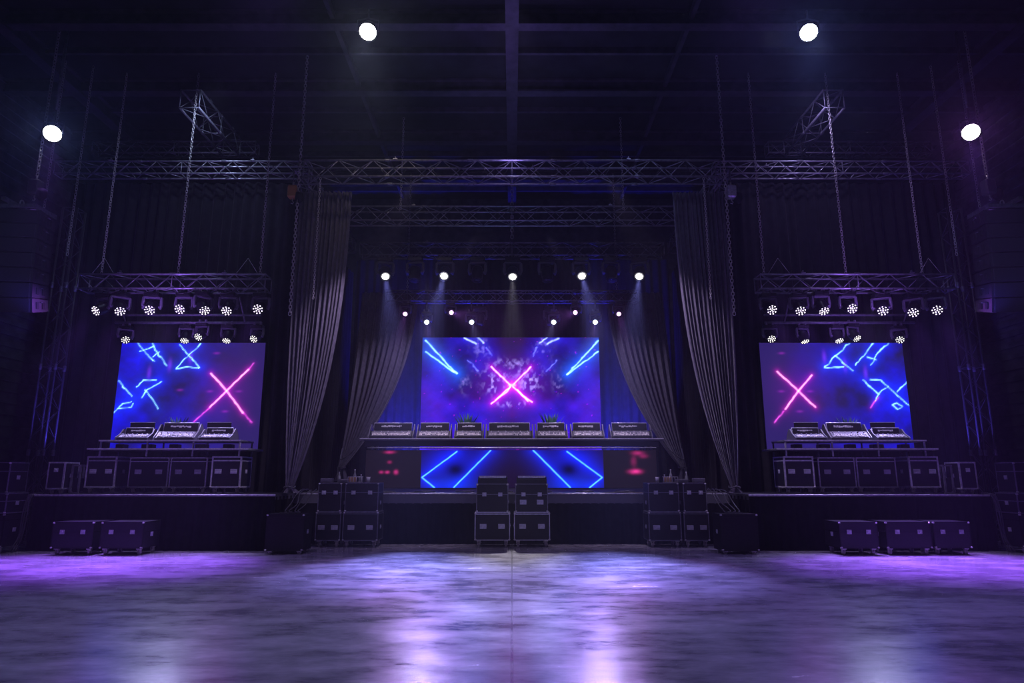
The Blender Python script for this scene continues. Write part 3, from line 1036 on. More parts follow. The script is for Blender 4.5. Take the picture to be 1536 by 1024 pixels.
def case(label, x0, x1, Y, depth, z0, z1, wheels=0.0, trim='alu_dark', tw=.022, face='case', latches=2, plates=2, seam=.72, rotz=0.0, group='road flight cases', name='flight_case', handle_z=.5, lid_open=False):
    w, h0 = x1 - x0, z1 - z0
    t = thing(name, label, 'flight case', ((x0 + x1) / 2, Y, z0), rotz, group)
    b = wheels
    h = h0 - b
    part('body', MB().box((0, depth / 2, b + h / 2), (w - .008, depth - .008, h - .008), bev=.006), face, t)
    e = MB()
    for sx in (-1, 1):
        for yy in (0, depth):
            e.box((sx * (w / 2 - tw / 2), yy + (tw / 2 if yy == 0 else -tw / 2), b + h / 2), (tw, tw, h))
        for zz in (0, h):
            e.box((sx * (w / 2 - tw / 2), depth / 2, b + zz + (tw / 2 if zz == 0 else -tw / 2)), (tw, depth - tw, tw))
    for yy in (tw / 2, depth - tw / 2):
        for zz in (tw / 2, h - tw / 2):
            e.box((0, yy, b + zz), (w - tw, tw, tw))
    part('edge_trim', e, trim, t)
    if seam:
        sm = MB().box((0, .002, b + h * seam), (w - .02, .012, tw * .8)).box((0, depth - .002, b + h * seam), (w - .02, .012, tw * .8))
        sm.box((-w / 2 + .002, depth / 2, b + h * seam), (.012, depth - .02, tw * .8)).box((w / 2 - .002, depth / 2, b + h * seam), (.012, depth - .02, tw * .8))
        part('lid_seam_trim', sm, trim, t)
    cm = cached('corner_cap', lambda: MB().lathe([(.012, -.018), (.026, -.008), (.026, .008), (.012, .018)], 8), 'steel')
    for sx in (-1, 1):
        for zz in (.02, h - .02):
            part('corner_cap', cm, None, t, (sx * (w / 2 - .018), .012, b + zz))
    lm = cached('latch', lambda: MB().box((0, -.006, 0), (.095, .014, .085), bev=.004).lathe([(.03, 0), (.028, .012), (.012, .016)], 10, Matrix.Translation((0, -.012, 0)) @ Matrix.Rotation(PI / 2, 4, 'X')).box((0, -.03, 0), (.055, .008, .02)), 'alu')
    for k in range(latches):
        part('latch', lm, None, t, ((k - (latches - 1) / 2) * w * .5, 0, b + h * (seam or .7)))
    pm = cached('recessed_handle', lambda: MB().box((0, -.004, .045), (.15, .012, .014)).box((0, -.004, -.045), (.15, .012, .014)).box((-.068, -.004, 0), (.014, .012, .104)).box((.068, -.004, 0), (.014, .012, .104)).box((0, .0, 0), (.13, .006, .09)).tube([(-.06, -.014, .0), (-.045, -.022, -.008), (.045, -.022, -.008), (.06, -.014, .0)], .009, 6), 'alu')
    for k in range(plates):
        part('recessed_handle', pm, None, t, ((k - (plates - 1) / 2) * w * .52, 0, b + h * handle_z))
    sl = cached('side_latch', lambda: MB().box((0, 0, 0), (.014, .095, .085), bev=.004).box((0, 0, 0), (.03, .05, .02)), 'alu')
    sgn = 1 if x0 + x1 < 0 else -1
    part('side_latch', sl, None, t, (sgn * w / 2, depth * .5, b + h * handle_z))
    if b:
        fk, wl = caster_meshes(b)
        for sx in (-1, 1):
            for yy in (.09, depth - .09):
                c = part('caster', fk, None, t, (sx * (w / 2 - .09), yy, 0))
                part('wheel', wl, None, c)
    return t


# centre pair of stacks
YC = 15.58
for k, (a, b) in enumerate(((712, 765), (771, 825))):
    x0, x1 = xat(a, YC, .5), xat(b, YC, .5)
    sd = ('left', 'right')[k]
    case(f'wheeled bottom case of the {sd} stack of the middle pair before the centre stage', x0, x1, YC, .62, 0, .765, .15, 'alu', .02, latches=0, plates=2, seam=.93, handle_z=.50)
    case(f'upper case of the {sd} stack of the middle pair, bright latches', x0 + .03, x1 - .04, YC + .01, .6, .767, 1.40, 0, 'alu_dark', .018, latches=2, plates=0 if k == 0 else 2, seam=.62, handle_z=.35)
    t = thing('equipment_tray', f'shallow lipped tray on top of the {sd} stack of the middle pair', 'tray', ((x0 + x1) / 2, YC + .04, 1.402))
    w = x1 - x0 - .12
    part('base', MB().box((0, .25, .05), (w, .5, .10), bev=.01), 'case', t)
    part('rim', MB().box((0, .25, .13), (w - .04, .46, .02), bev=.004).box((0, 0.02, .155), (w - .06, .03, .035)), 'alu', t)
    part('side_wall', MB().box((-w / 2 + .02, .25, .12), (.03, .48, .06)).box((w / 2 - .02, .25, .12), (.03, .48, .06)).box((0, .48, .12), (w, .03, .06)), 'case', t)

# group stacks left and right of the centre
YG = 15.58
for s in (-1, 1):
    sd = SIDE[s]
    cols = ((473, 511), (514, 567)) if s < 0 else ((973, 1022), (1026, 1064))
    for k, (a, b) in enumerate(cols):
        x0, x1 = xat(a, YG, .5), xat(b, YG, .5)
        inner = (k == 1) == (s < 0)
        wh = 'inner' if inner else 'outer'
        case(f'wheeled bottom case of the {wh} stack in the {sd} four-case group', x0, x1, YG, .62, 0, .775, .14, 'alu_dark', .02, latches=0, plates=2, seam=.93, handle_z=.46)
        case(f'upper case of the {wh} stack in the {sd} four-case group', x0 + .02, x1 - .02, YG + .01, .6, .777, 1.42, 0, 'alu_dark', .016, latches=2, plates=0, seam=.66, handle_z=.3)
    # clutter on top: bottles, small rack, cups
    zt = 1.422
    items = [('bottle', -.30, .20), ('bottle', .05, .26), ('bottle', .22, .16), ('cup', .40, .12), ('rack', .12, 0), ('pack', -.55, .0), ('pack', -.2, .15)]
    xc = (xat(cols[0][0], YG, .5) + xat(cols[1][1], YG, .5)) / 2
    for j, (kind, dx, dy) in enumerate(items):
        X, Yy = xc + dx * -s * 1.0, YG + .1 + dy
        if kind == 'bottle':
            t = thing('bottle', f'{("slim", "tall", "squat")[j]} glass bottle on the {sd} four-case group', 'bottle', (X, Yy, zt), group='bottles on the case groups')
            sc = (1, 1.25, .75)[j]
            part('body', MB().lathe([(.03, 0), (.036, .01), (.036, .13 * sc), (.014, .18 * sc), (.013, .22 * sc)], 12), 'glass', t)
            part('cap', MB().lathe([(.015, .22 * sc), (.015, .245 * sc)], 10), 'white', t)
        elif kind == 'cup':
            t = thing('cup', f'white tapered cup on the {sd} four-case group', 'cup', (X, Yy, zt))
            part('body', MB().lathe([(.035, 0), (.048, .13), (.044, .13), (.032, .01)], 14), 'white', t)
        elif kind == 'rack':
            t = thing('wire_rack', f'small wire rack of cards on the {sd} four-case group', 'rack', (X, Yy - .02, zt))
            mb = MB()
            for q in (0, .12):
                mb.tube([(-.16, 0, q + .01), (.16, 0, q + .01), (.16, .12, q + .01), (-.16, .12, q + .01)], .006, 5, closed=True)
            for q in range(6):
                mb.tube([(-.16 + .064 * q, 0, .01), (-.16 + .064 * q, 0, .13)], .005, 5)
            part('wire_frame', mb, 'steel', t)
            part('card', MB().box((-.06, .06, .07), (.16, .08, .11), bev=.004), 'amber', t)
        else:
            o = _link('power_adapter', MB().box((0, 0, .05 if j == 5 else .04), (.26, .2, .10 if j == 5 else .08), bev=.012).box((0, -.1, .05), (.12, .012, .03)).mesh('power_adapter', M['plastic_grey']), None, (X, Yy + .1, zt))
            tag(o, f'{"larger" if j == 5 else "smaller"} grey equipment box lying on the {sd} four-case group', 'box')

# plain dark boxes beside the stage corners
for s in (-1, 1):
    Yb = 14.18
    a, b = (398, 455) if s < 0 else (1082, 1138)
    x0, x1 = xat(a, Yb, .4), xat(b, Yb, .4)
    case(f'plain black floor box at the inner corner of the {SIDE[s]} side stage, cables on top', x0, x1, Yb, .58, 0, .80, .07, 'case_dark', .02, 'case_dark', latches=0, plates=0, seam=.9, name='equipment_box')

# cases in front of the side stages
YF = 14.03
fl = [(77, 139), (150, 214)]
fr = [(1260, 1318), (1331, 1399), (1404, 1460)]
for k, (a, b) in enumerate(fl):
    case(f'low wheeled case before the left side stage, {("nearer the outer edge", "nearer the centre")[k]}', xat(a, YF, .35), xat(b, YF, .35), YF, .68, 0, .655, .13, 'case_dark', .02, 'case', latches=2, plates=0, seam=.62, group='low cases on the floor')
for k, (a, b) in enumerate(fr):
    case(f'low wheeled case before the right side stage, {("nearest the centre", "middle of three", "outermost of three")[k]}', xat(a, YF, .35), xat(b, YF, .35), YF + .03 * k, .68, 0, .655, .13, 'case_dark', .02, 'case', latches=2, plates=0, seam=.62, group='low cases on the floor')

# far edge stacks beside the side stages
for s in (-1, 1):
    sd = SIDE[s]
    m_ = lambda X: (X if s < 0 else -X)
    def fc(label, xa, xb, *a, **k):
        xa, xb = sorted((m_(xa), m_(xb)))
        return case(label, xa, xb, *a, **k)
    fc(f'wheeled bottom case of the stack beyond the outer end of the {sd} side stage', -11.75, -10.53, 14.28, .66, 0, .80, .13, 'case_dark', .022, 'case', latches=2, plates=0, seam=.8, group='edge stack cases')
    fc(f'middle case of the stack beyond the outer end of the {sd} side stage', -11.75, -10.55, 14.30, .64, .802, 1.22, 0, 'alu_dark', .02, 'case', latches=2, plates=0, seam=.6, group='edge stack cases')
    fc(f'top case of the stack beyond the outer end of the {sd} side stage', -11.73, -10.62, 14.36, .56, 1.222, 1.86, 0, 'alu_dark', .02, 'case', latches=2, plates=1, seam=.7, group='edge stack cases')
    fc(f'blue edged case on the outer end of the {sd} side stage deck', -10.36, -9.98, 15.15, .5, STZ, 1.88, .10, 'alu', .03, 'case', latches=1, plates=0, seam=0, group='edge stack cases')
    t = thing('equipment_rack', f'narrow open rack standing between cases on the {sd} side stage', 'rack', (m_(-9.81), 15.3, STZ))
    mb = MB()
    for ex in (-.09, .09):
        for ey in (0, .4):
            mb.box((ex, ey, .32), (.035, .035, .64))
        mb.box((ex, .2, .625), (.035, .4, .035))
    for ey in (0, .4):
        mb.box((0, ey, .625), (.19, .035, .035)).box((0, ey, .02), (.19, .035, .035))
    part('frame', mb, 'alu_dark', t)
    part('device', MB().box((0, .2, .2), (.14, .38, .3), bev=.01), 'plastic', t)


# ------------------------------------------------------------------ desk gear
def console(label, X, Y, z, w, h, depth=.5, seed=0, cheek=True, bright=False, name='mixing_console'):
    """low sloping console with a raised back panel"""
    t = thing(name, label, 'mixing console', (X, Y, z), group=None)
    rg = random.Random(seed)
    lip, hb, run = .05, h * .50, .17
    part('body', MB().prism([(0, 0), (0, lip), (run, hb), (depth, hb), (depth, 0)], -w / 2, w / 2), 'plastic', t)
    A = math.atan2(hb - lip, run)
    SL = math.hypot(run, hb - lip)
    q = Matrix.Rotation(A, 3, 'X')
    org = Vector((0, 0, lip))

    def on(x, a, d=0.0):
        return org + q @ Vector((x, a * SL, d))
    part('control_panel', MB().box(on(0, .5, .005), (w * .93, SL * .86, .01), q, bev=.003), 'plastic_grey', t)
    kb = MB()
    n = max(8, int(w / .042))
    for row, (a, hs) in enumerate(((.22, .16), (.46, .2))):
        for i in range(n):
            if rg.random() < .12:
                continue
            x = -w * .44 + w * .88 * (i + .5) / n
            dl = SL * hs * rg.uniform(.6, 1.15)
            kb.box(on(x, a + rg.uniform(-.03, .03), .016), (w * .88 / n * rg.uniform(.5, .9), dl, .016), q)
    part('fader_key_pattern', kb, 'white' if bright else 'panel_light', t)
    km = cached('knob', lambda: MB().lathe([(.016, 0), (.015, .02), (.009, .024)], 8), 'panel_light')
    for i in range(6):
        part('knob', km, None, t, on(-w * .4 + w * .8 * i / 5, .78, .008), q.to_quaternion())
    # raised panel
    q2 = Matrix.Rotation(R(-12), 3, 'X')
    ph = h - hb * .86
    c0 = Vector((0, depth * .62, hb * .86 + ph / 2))
    part('raised_panel', MB().box(c0, (w * .90, .05, ph), q2, bev=.012), 'plastic', t)
    mk = MB()
    x = -w * .27
    while x < w * .2:
        l = .02 + .05 * rg.random()
        mk.box(c0 + q2 @ Vector((x + l / 2, -.028, (rg.random() - .5) * ph * .08 + ph * .12)), (l, .006, ph * (.10 + .12 * rg.random())), q2)
        x += l + .008
    part('lettering', mk, 'print', t)
    rim = MB()
    rim.tube([c0 + q2 @ Vector(v) for v in ((-w * .45, -.02, -ph * .5), (-w * .45, -.02, ph * .5), (w * .45, -.02, ph * .5), (w * .45, -.02, -ph * .5))], .010, 6)
    part('rim', rim, 'alu', t)
    hf = lip
    if cheek:
        for e in (-1, 1):
            part('side_cheek', MB().prism([(-.01, 0), (-.01, lip * 1.3), (run, hb * 1.08), (depth * .55, h * .92), (depth * .68, h * .92), (depth * .9, hb), (depth + .02, 0)], e * (w / 2 + .002), e * (w / 2 + .03)), 'plastic_grey', t)
    return t


# centre desk
DZ = zat(657, DKY)
xa, xb = xat(540, DKY, DZ), xat(995, DKY, DZ)
t = thing('dj_desk', 'long black performance desk on the centre stage with light panel front', 'desk', ((xa + xb) / 2, DKY, STZ))
w = xb - xa
hz = DZ - STZ
part('desk_top', MB().box((0, .45, hz - .03), (w, .95, .06), bev=.008), 'plastic_grey', t)
part('edge_trim', MB().box((0, -.03, hz - .012), (w, .012, .02)), 'alu', t)
part('fascia', MB().prism([(.02, hz - .21), (-.0, hz - .06), (.05, hz - .06), (.05, hz - .21)], -w / 2 + .12, w / 2 - .12), 'plastic', t)
part('lower_rail', MB().tube([(-w / 2 + .2, -.01, hz - .245), (w / 2 - .2, -.01, hz - .245)], .018, 8), 'alu', t)
for ex in (-1, 1):
    for ey in (.12, .82):
        part('leg', MB().box((ex * (w / 2 - .3), ey, (hz - .06) / 2), (.06, .06, hz - .06)), 'alu_dark', t)
zb_, zt_ = zat(731.5, DKY), zat(675, DKY)
screen('led_screen', 'low LED panel hung on the long desk front, blue chevron lines', (xat(548, DKY, 1.8), xat(985, DKY, 1.8)), (zb_, zt_), DKY + .02, (548, 675, 985, 731.5), paint_booth, 1.2, res=.016, tile=.6, depth=.06)

gear = [(552, 620), (624, 676), (681, 725), (728, 800), (803, 852), (857, 907), (916, 979)]
gnames = ['wide console at the left end of the long desk', 'second console from the left on the long desk', 'small console left of the middle one on the long desk', 'widest console at the middle of the long desk', 'small console right of the middle one on the long desk', 'second console from the right on the long desk', 'wide console at the right end of the long desk']
for i, (a, b) in enumerate(gear):
    x0, x1 = xat(a, DKY + .15, DZ), xat(b, DKY + .15, DZ)
    console(gnames[i] + ', raised back panel', (x0 + x1) / 2, DKY + .12, DZ, x1 - x0 - .06, .43, .55, seed=i, bright=True)


# spiky plants behind the desk consoles
def sprig(label, p, w, n, seed, h=.3):
    rg = random.Random(seed)
    t = thing('table_plant', label, 'plant', p)
    part('pot', MB().lathe([(.07, 0), (.10, .10), (.11, .14), (.09, .14)], 12), 'plastic_grey', t)
    mb = MB()
    for i in range(n):
        a = rg.uniform(0, 2 * PI)
        l = rg.uniform(.5, 1.0) * h
        sp = rg.uniform(.2, 1) * w
        d = Vector((math.cos(a) * sp, math.sin(a) * sp * .4, l))
        sd = Vector((-math.sin(a), math.cos(a), 0)) * .014
        b = Vector((0, 0, .10))
        mb.add([b - sd, b + sd, b + d * .6 + sd * 1.6 + Vector((0, 0, .03)), b + d, b + d * .6 - sd * 1.6 + Vector((0, 0, .03))], [(0, 1, 2, 3, 4)])
    part('leaves', mb, 'green', t)


for k, px in enumerate((700, 826)):
    pz = DZ
    sprig(f'spiky green plant behind the small console {("left", "right")[k]} of the middle one', (xat(px, DKY + .80, pz), DKY + .80, pz), .42, 80, k, .66)

# side stage gear: two rows of cases, two shelves, decks on top
for s in (-1, 1):
    sd = SIDE[s]
    m_ = (lambda a, b: (a, b)) if s < 0 else (lambda a, b: (1538 - b, 1538 - a))
    Yq = 15.35
    zc = zat(684, Yq)
    g = f'cases under the {sd} side stage desk'
    for k, (a, b, dy, lab) in enumerate(((128, 173, 0, 'outer'), (188, 248, .12, 'second'), (250, 306, .12, 'third'), (316, 361, 0, 'inner'))):
        px = m_(a, b)
        x0, x1 = xat(px[0], Yq, 1.6), xat(px[1], Yq, 1.6)
        case(f'{("pale edged", "", "", "pale edged")[k]} {lab} wheeled case from the wall under the {sd} side stage desk'.strip(), x0, x1, Yq + dy, .62, STZ, zc if k in (0, 3) else zc - .02, .13, 'alu', .034 if k in (0, 3) else .026, 'case', latches=0, plates=2, seam=.86, handle_z=.52, group=g)
    # desk frame with two shelves
    pa, pb = m_(132, 374)
    pc, pd = m_(147, 360)
    zs, ztop = zat(672, Yq), zat(659.5, Yq)
    x0, x1 = xat(pa, Yq, zs), xat(pb, Yq, zs)
    t = thing('equipment_desk', f'two-level metal framed desk top over the cases on the {sd} side stage', 'desk', ((x0 + x1) / 2, Yq, zc + .002))
    w = x1 - x0
    part('lower_shelf', MB().box((0, .42, zs - zc - .025), (w, .9, .045), bev=.006), 'plastic_grey', t)
    part('edge_trim', MB().box((0, -.035, zs - zc - .02), (w, .012, .03)), 'alu', t)
    y0, y1 = xat(pc, Yq, ztop), xat(pd, Yq, ztop)
    w2 = y1 - y0
    part('upper_shelf', MB().box((0, .42, ztop - zc - .02), (w2, .8, .04), bev=.006), 'plastic_grey', t)
    part('edge_trim', MB().box((0, .014, ztop - zc - .016), (w2, .012, .028)), 'alu', t)
    for ex in (-1, -.33, .33, 1):
        part('post', MB().box((ex * (w2 / 2 - .03), .06, (ztop - zc) / 2 - .02), (.03, .03, ztop - zc - .03)), 'alu', t)
        part('post', MB().box((ex * (w2 / 2 - .03), .78, (ztop - zc) / 2 - .02), (.03, .03, ztop - zc - .03)), 'alu_dark', t)
    for k in range(5):      # small devices on the lower shelf
        o = _link('power_supply', MB().box((0, 0, .05), (.2 + .05 * (k % 2), .2, .1), bev=.012).box((-.04, -.1, .05), (.07, .012, .04)).box((.06, -.1, .05), (.03, .014, .03)).mesh('power_supply', M['plastic']), None, ((x0 + x1) / 2 + (k - 2) * .62, Yq + .3, zs + .001))
        tag(o, f'{ORD[k]} small black device from the left between the shelves of the {sd} side desk', 'device', f'devices on the lower shelf of the {sd} side desk')
    zt = ztop
    Yg = Yq + .12
    for k, (a, b, hh, lab) in enumerate(((172, 222, .30, 'outer low console'), (229, 292, .42, 'tall middle console'), (296, 345, .30, 'inner low console'))):
        px = m_(a, b)
        x0, x1 = xat(px[0], Yg, zt), xat(px[1], Yg, zt)
        console(f'{lab} on the {sd} side stage desk, pale controls', (x0 + x1) / 2, Yg, zt, x1 - x0 - .06, hh, .5, seed=20 + k + s, bright=True, name='dj_console')
    for k, (a, b) in enumerate(((193, 230), (309, 345))):
        px = m_(a, b)
        x0, x1 = xat(px[0], Yg + .6, zt), xat(px[1], Yg + .6, zt)
        zz = zat(633, Yg + .6)
        t = thing('monitor', f'small dark monitor behind the {("outer", "inner")[k]} console of the {sd} side desk', 'monitor', ((x0 + x1) / 2, Yg + .60, zt))
        hh = zz - zt
        part('screen_panel', MB().box((0, 0, hh * .66), (x1 - x0, .03, hh * .64), bev=.008), 'plastic', t)
        part('stand', MB().box((0, .02, hh * .25), (.05, .03, hh * .4)).box((0, .02, .008), (.22, .1, .016)), 'alu_dark', t)
        part('rim', MB().box((0, -.005, hh * .985), (x1 - x0, .036, .012)), 'alu', t)
    xm = xat(262 if s < 0 else 1538 - 262, Yg + .62, zt)
    sprig(f'spiky green plant behind the tall middle console of the {sd} side desk', (xm, Yg + .66, zt), .40, 60, 5 + s, .52)

# ------------------------------------------------------------------ hanging loudspeaker arrays
for s in (-1, 1):
    sd = SIDE[s]
    X, Yl = s * 11.0, 13.75
    zt = 7.32
    t = thing('hanging_bumper_bar', f'rigging frame on top of the {sd} hanging loudspeaker array', 'rigging frame', (X, Yl, zt))
    part('frame', MB().box((-.55, .3, .05), (.05, .7, .1)).box((.55, .3, .05), (.05, .7, .1)).box((0, 0, .06), (1.1, .06, .08)).box((0, .6, .06), (1.1, .06, .08)).box((0, .3, .14), (.1, 1.1, .07)), 'alu_dark', t)
    part('shackle', MB().tube([(0, .3 + .06 * math.cos(g), .24 + .08 * math.sin(g)) for g in [2 * PI * k / 10 for k in range(10)]], .014, 6, closed=True), 'steel', t)
    hoist(f'black chain hoist above the {sd} hanging loudspeaker array', (X + s * -.25, Yl + .3, zt + .45), 'plastic_grey', 1.1)
    chain(f'thick chain from the roof to the {sd} hanging loudspeaker array', (X - s * .25, Yl + .3, CEIL - .05), (X - s * .25, Yl + .3, zt + .9), r=.011, link=.1)
    # boxes curve forward towards the bottom
    z, tilt, y = zt, 0.0, Yl
    for k in range(7):
        bh = .33
        tilt = R([0, 1, 2, 4, 6, 9, 13][k])
        t = thing('line_array_speaker', f'{("top", "second", "third", "fourth", "fifth", "sixth", "bottom")[k]} box of the {sd} hanging loudspeaker array', 'loudspeaker', (X, y, z), group=f'boxes of the {sd} loudspeaker array')
        t.rotation_euler = (tilt, 0, -s * R(6))
        part('cabinet', MB().prism([(0, -bh + .006), (0, -.006), (.55, -.03), (.62, -.06), (.62, -bh + .06), (.55, -bh + .03)], -.6, .6), 'speaker', t)
        part('grille', MB().box((0, -.012, -bh / 2), (1.16, .02, bh - .03), bev=.008), 'grille', t)
        for e in (-1, 1):
            pl = MB().prism([(.0, -bh + .01), (.0, -.01), (.6, -.04), (.6, -bh + .04)], e * .6, e * .625)
            part('hanging_side_plate', pl, 'speaker', t)
            for q in (.18, .40):
                part('rigging_slot', cached('rigging_slot', lambda: MB().box((0, 0, 0), (.012, .10, .15), bev=.01), 'rubber'), None, t, (e * .63, q, -bh / 2))
        part('handle', MB().tube([(-s * .645, .26, -bh * .3), (-s * .66, .28, -bh * .3), (-s * .66, .32, -bh * .3), (-s * .645, .34, -bh * .3)], .01, 6), 'alu_dark', t)
        z -= bh * math.cos(tilt)
        y += bh * math.sin(tilt)

# ------------------------------------------------------------------ cables
def cable(label, pts, r=.012, group='loose cables', name='cable', m='cable'):
    P = [Vector(p) for p in pts]
    out = []
    for i in range(len(P) - 1):
        p0, p1, p2, p3 = P[max(i - 1, 0)], P[i], P[i + 1], P[min(i + 2, len(P) - 1)]
        for k in range(6):
            t = k / 6
            out.append(.5 * ((2 * p1) + (p2 - p0) * t + (2 * p0 - 5 * p1 + 4 * p2 - p3) * t * t + (3 * p1 - p0 - 3 * p2 + p3) * t ** 3))
    out.append(P[-1])
    o0 = out[0]
    ob = _link(name, MB().tube([p - o0 for p in out], r, 6).mesh(name, M[m]), None, o0)
    return tag(ob, label, 'cable', group)


for s in (-1, 1):
    sd = SIDE[s]
    rg = random.Random(40 + s)
    for k in range(4):       # spill from the tie point over the stage edge onto the floor box
        x = s * (4.86 - .10 * k)
        g = [rg.uniform(-.035, .035) for _ in range(6)]
        cable(f'cable spilling over the stage edge beside the {sd} swag curtain tie', [(x, 16.2 - .1 * k, STZ + .05), (x + g[0], 15.9, STZ + .10 + g[1]), (x + g[2], 15.45 + 2 * g[1], STZ - .02 + 2 * g[3]), (x + g[3] - .03 * s, 15.05 + 2 * g[0], .98 + g[4]), (x + g[4] + .03 * s, 14.80, .84), (x - s * .06 + g[5], 14.62 + g[2], .815), (x - s * .02 + g[0], 14.40, .815)], .012, f'cables over the {sd} floor box')
    for k in range(3):
        x = s * (10.425 + .036 * k)
        cable(f'cable hanging down the outer end of the {sd} side stage', [(x - s * .06, 15.0 + .1 * k, STZ + .02), (x - s * .02, 14.88, STZ - .0), (x, 14.80, STZ - .15), (x, 14.78 - .02 * k, .7), (x, 14.72, .3), (x, 14.60 - .05 * k, .014)], .013, f'cables at the {sd} stage end')
for k in range(9):
    x = -4.1 + k * .98
    cable(f'{ORD[k]} coil of cable from the left along the centre stage front edge', [(x + .22 * math.cos(g) * (1 + .2 * math.sin(2 * g + k)), 16.75 + .15 * math.sin(g), STZ + .016 + .006 * (i % 3)) for i, g in enumerate([.55 * q for q in range(16)])], .013, 'cable coils on the centre stage')
for s in (-1, 1):
    cable(f'cable drooping from the {SIDE[s]} end of the long desk into the swag curtain', [(s * 3.95, 17.6, DZ - .08), (s * 4.15, 17.6, 2.2), (s * 4.5, 17.8, 2.0), (s * 4.6, 18.3, 2.3), (s * 4.75, 18.5, 1.7), (s * 4.6, 18.2, STZ + .02)], .014)
    for k, X in enumerate((6.6, 7.6, 8.6, 9.4)):
        cable(f'{ORD[k]} loop of cable from the centre sagging under the {SIDE[s]} lamp truss', [(s * X, 15.48, 6.0), (s * (X + .15), 15.45, 5.9), (s * (X + .35), 15.45, 5.86), (s * (X + .5), 15.45, 5.93), (s * (X + .6), 15.48, 6.0)], .012, f'cables on the {SIDE[s]} lamp truss')
for k in range(8):
    x = -4.5 + k * 1.25
    cable(f'{ORD[k]} slack cable from the left draped in the front roof truss', [(x, 15.2, 9.06), (x + .12, 15.05, 8.8), (x + .3, 15.1, 8.7), (x + .5, 15.2, 8.76), (x + .66, 15.3, 9.02)], .010, 'slack cables in the front roof truss')

# ------------------------------------------------------------------ unseen fill spots added to brighten the set
light('SPOT', (-6, -1.0, 7.5), (-3, 15.5, 1.2), 450, (.62, .45, 1.0), R(60), .8, .3, name='added_front_fill')  # front fill pair added behind the camera so case fronts show
light('SPOT', (6, -1.0, 7.5), (3, 15.5, 1.2), 450, (.62, .45, 1.0), R(60), .8, .3, name='added_front_fill')
light('SPOT', (0, 14.4, 8.9), (0, 15.2, 12), 120, (.35, .25, 1.0), R(150), .9, .3, name='added_roof_fill')  # added to light the roof steel from below, no fixture
light('SPOT', (0, 12.0, 11.3), (0, 16.0, 1.0), 500, (.55, .45, 1.0), R(80), .8, .2, name='added_stage_fill')  # added fill under the roof, no lamp modelled
for s in (-1, 1):
    # added spots without fixtures: blue on backdrop, arrays, towers; lavender on swags, desks
    light('SPOT', (s * 3.55, 21.5, 1.45), (s * 3.6, 22.9, 4.4), 6500, (.025, .025, 1.0), R(80), 1.0, .1, name='added_backdrop_fill')  # unseen blue lamp added behind the desk to colour the backdrop
    light('SPOT', (s * 9.4, 13.5, 4.6), (s * 10.45, 14.0, 5.35), 110, (.12, .08, 1.0), R(30), .8, .1, name='added_array_fill')  # added to turn the array's inner side blue, no source there
    light('SPOT', (s * 10.1, 15.9, 1.5), (s * 11.3, 16.2, 4.2), 420, (.10, .07, 1.0), R(60), .8, .1, name='added_tower_fill')  # added low on the deck to colour the tower edges blue
    light('SPOT', (s * 2.2, 14.2, 8.3), (s * 4.4, 15.8, 4.2), 1500, (.66, .52, .9), R(38), .9, .1, name='added_swag_fill')  # added to lift the front swag cloth
    light('SPOT', (s * 1.0, 18.2, 8.4), (s * 4.1, 21.2, 4.2), 1000, (.55, .45, .85), R(40), .9, .1, name='added_swag_fill')  # added to lift the rear swag cloth
    light('SPOT', (s * 8.3, 14.9, 5.5), (s * 8.2, 15.7, 2.5), 420, (.62, .48, 1.0), R(82), .9, .1, name='added_desk_fill')  # added in mid-air to brighten the side desk gear

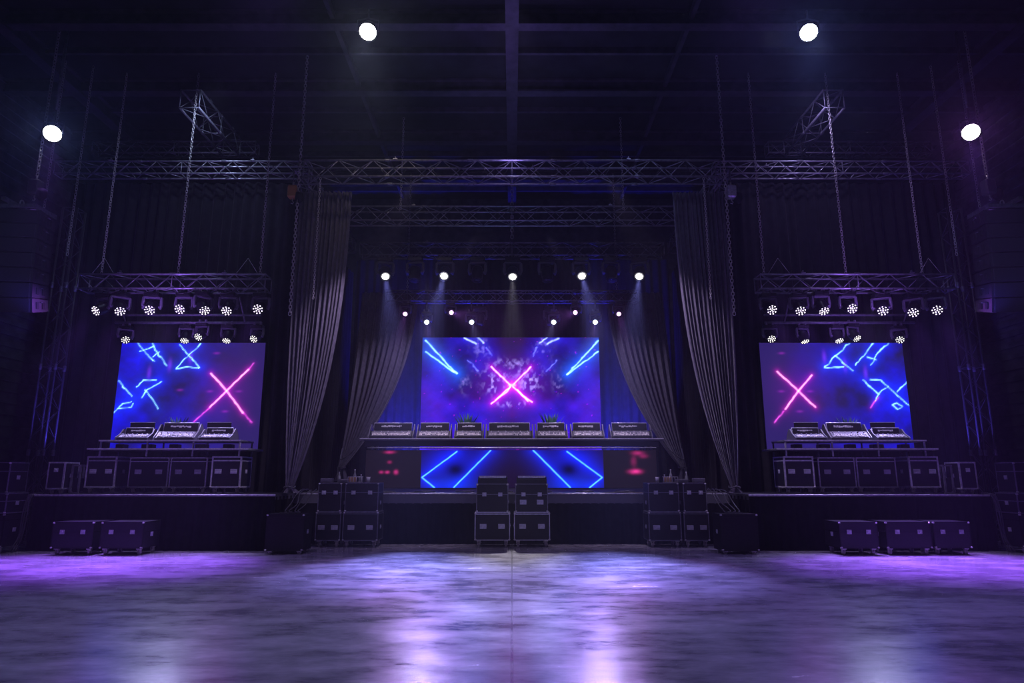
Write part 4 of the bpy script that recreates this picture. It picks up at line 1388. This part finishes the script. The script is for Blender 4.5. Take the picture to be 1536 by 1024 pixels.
for s in (-1, 1):
    light('SPOT', (s * 8.3, 14.2, 4.9), (s * 8.3, 15.8, 6.1), 170, (.38, .16, 1.0), R(110), .9, .2, name='added_truss_fill')  # added in mid-air to tint lamp truss and head bodies purple
for s in (-1, 1):
    light('SPOT', (s * 4.6, 11.0, 11.6), (s * 4.4, 9.8, 0), 1000, (.30, .14, 1.0), R(70), 1.0, .2, name='added_floor_fill')  # added under the roof to tint the open floor violet
for s in (-1, 1):
    light('SPOT', (s * 1.5, 19.0, 1.6), (s * 1.15, 18.3, 3.0), 90, (.1, .6, 1.0), R(70), .9, .1, name='added_plant_fill')  # cyan lamp added for the plants, no fixture
    light('SPOT', (s * 2.2, 16.3, 6.6), (s * 2.1, 17.8, 2.6), 700, (.82, .64, 1.0), R(74), 1.0, .15, name='added_desk_fill')  # added to brighten the centre desk consoles
    light('SPOT', (s * 3.0, 13.0, 10.8), (s * 3.2, 15.3, 8.8), 120, (1.0, .84, .82) if s < 0 else (.4, .45, 1.0), R(70), 1.0, .15, name='added_truss_fill')  # added for highlights along the front truss
    light('SPOT', (s * 7.3, 14.9, 11.2), (s * 8.4, 17.4, 8.6), 260, (.5, .6, 1.0) if s < 0 else (.55, .45, 1.0), R(110), 1.0, .15, name='added_truss_fill')  # added to bring out the wing trusses and drape folds
    light('SPOT', (s * 5.0, 4.0, 5.0), (s * 10.8, 13.9, 6.2), 900, (.35, .42, 1.0), R(18), 1.0, .15, name='added_array_fill')  # unseen spot added to lift the dark array faces

# ------------------------------------------------------------------ haze, render look
w = bpy.data.worlds.new('world')
scene.world = w
w.use_nodes = True
nt = w.node_tree
nt.nodes['Background'].inputs['Color'].default_value = (0, 0, 0, 1)
nt.nodes['Background'].inputs['Strength'].default_value = 0
vs = nt.nodes.new('ShaderNodeVolumeScatter')
vs.inputs['Density'].default_value = 0.0020
vs.inputs['Anisotropy'].default_value = 0.35
nt.links.new(vs.outputs['Volume'], nt.nodes['World Output'].inputs['Volume'])

c = scene.cycles
c.max_bounces = 5
c.diffuse_bounces = 2
c.glossy_bounces = 3
c.transmission_bounces = 2
c.volume_bounces = 0
c.sample_clamp_indirect = 4
c.use_denoising = True
c.caustics_reflective = False
c.caustics_refractive = False
vsn = scene.view_settings
scene.display_settings.display_device = 'sRGB'
vsn.view_transform = 'Standard'
vsn.look = 'None'
vsn.exposure = 0.0
vsn.gamma = 1.0
vsn.use_curve_mapping = False
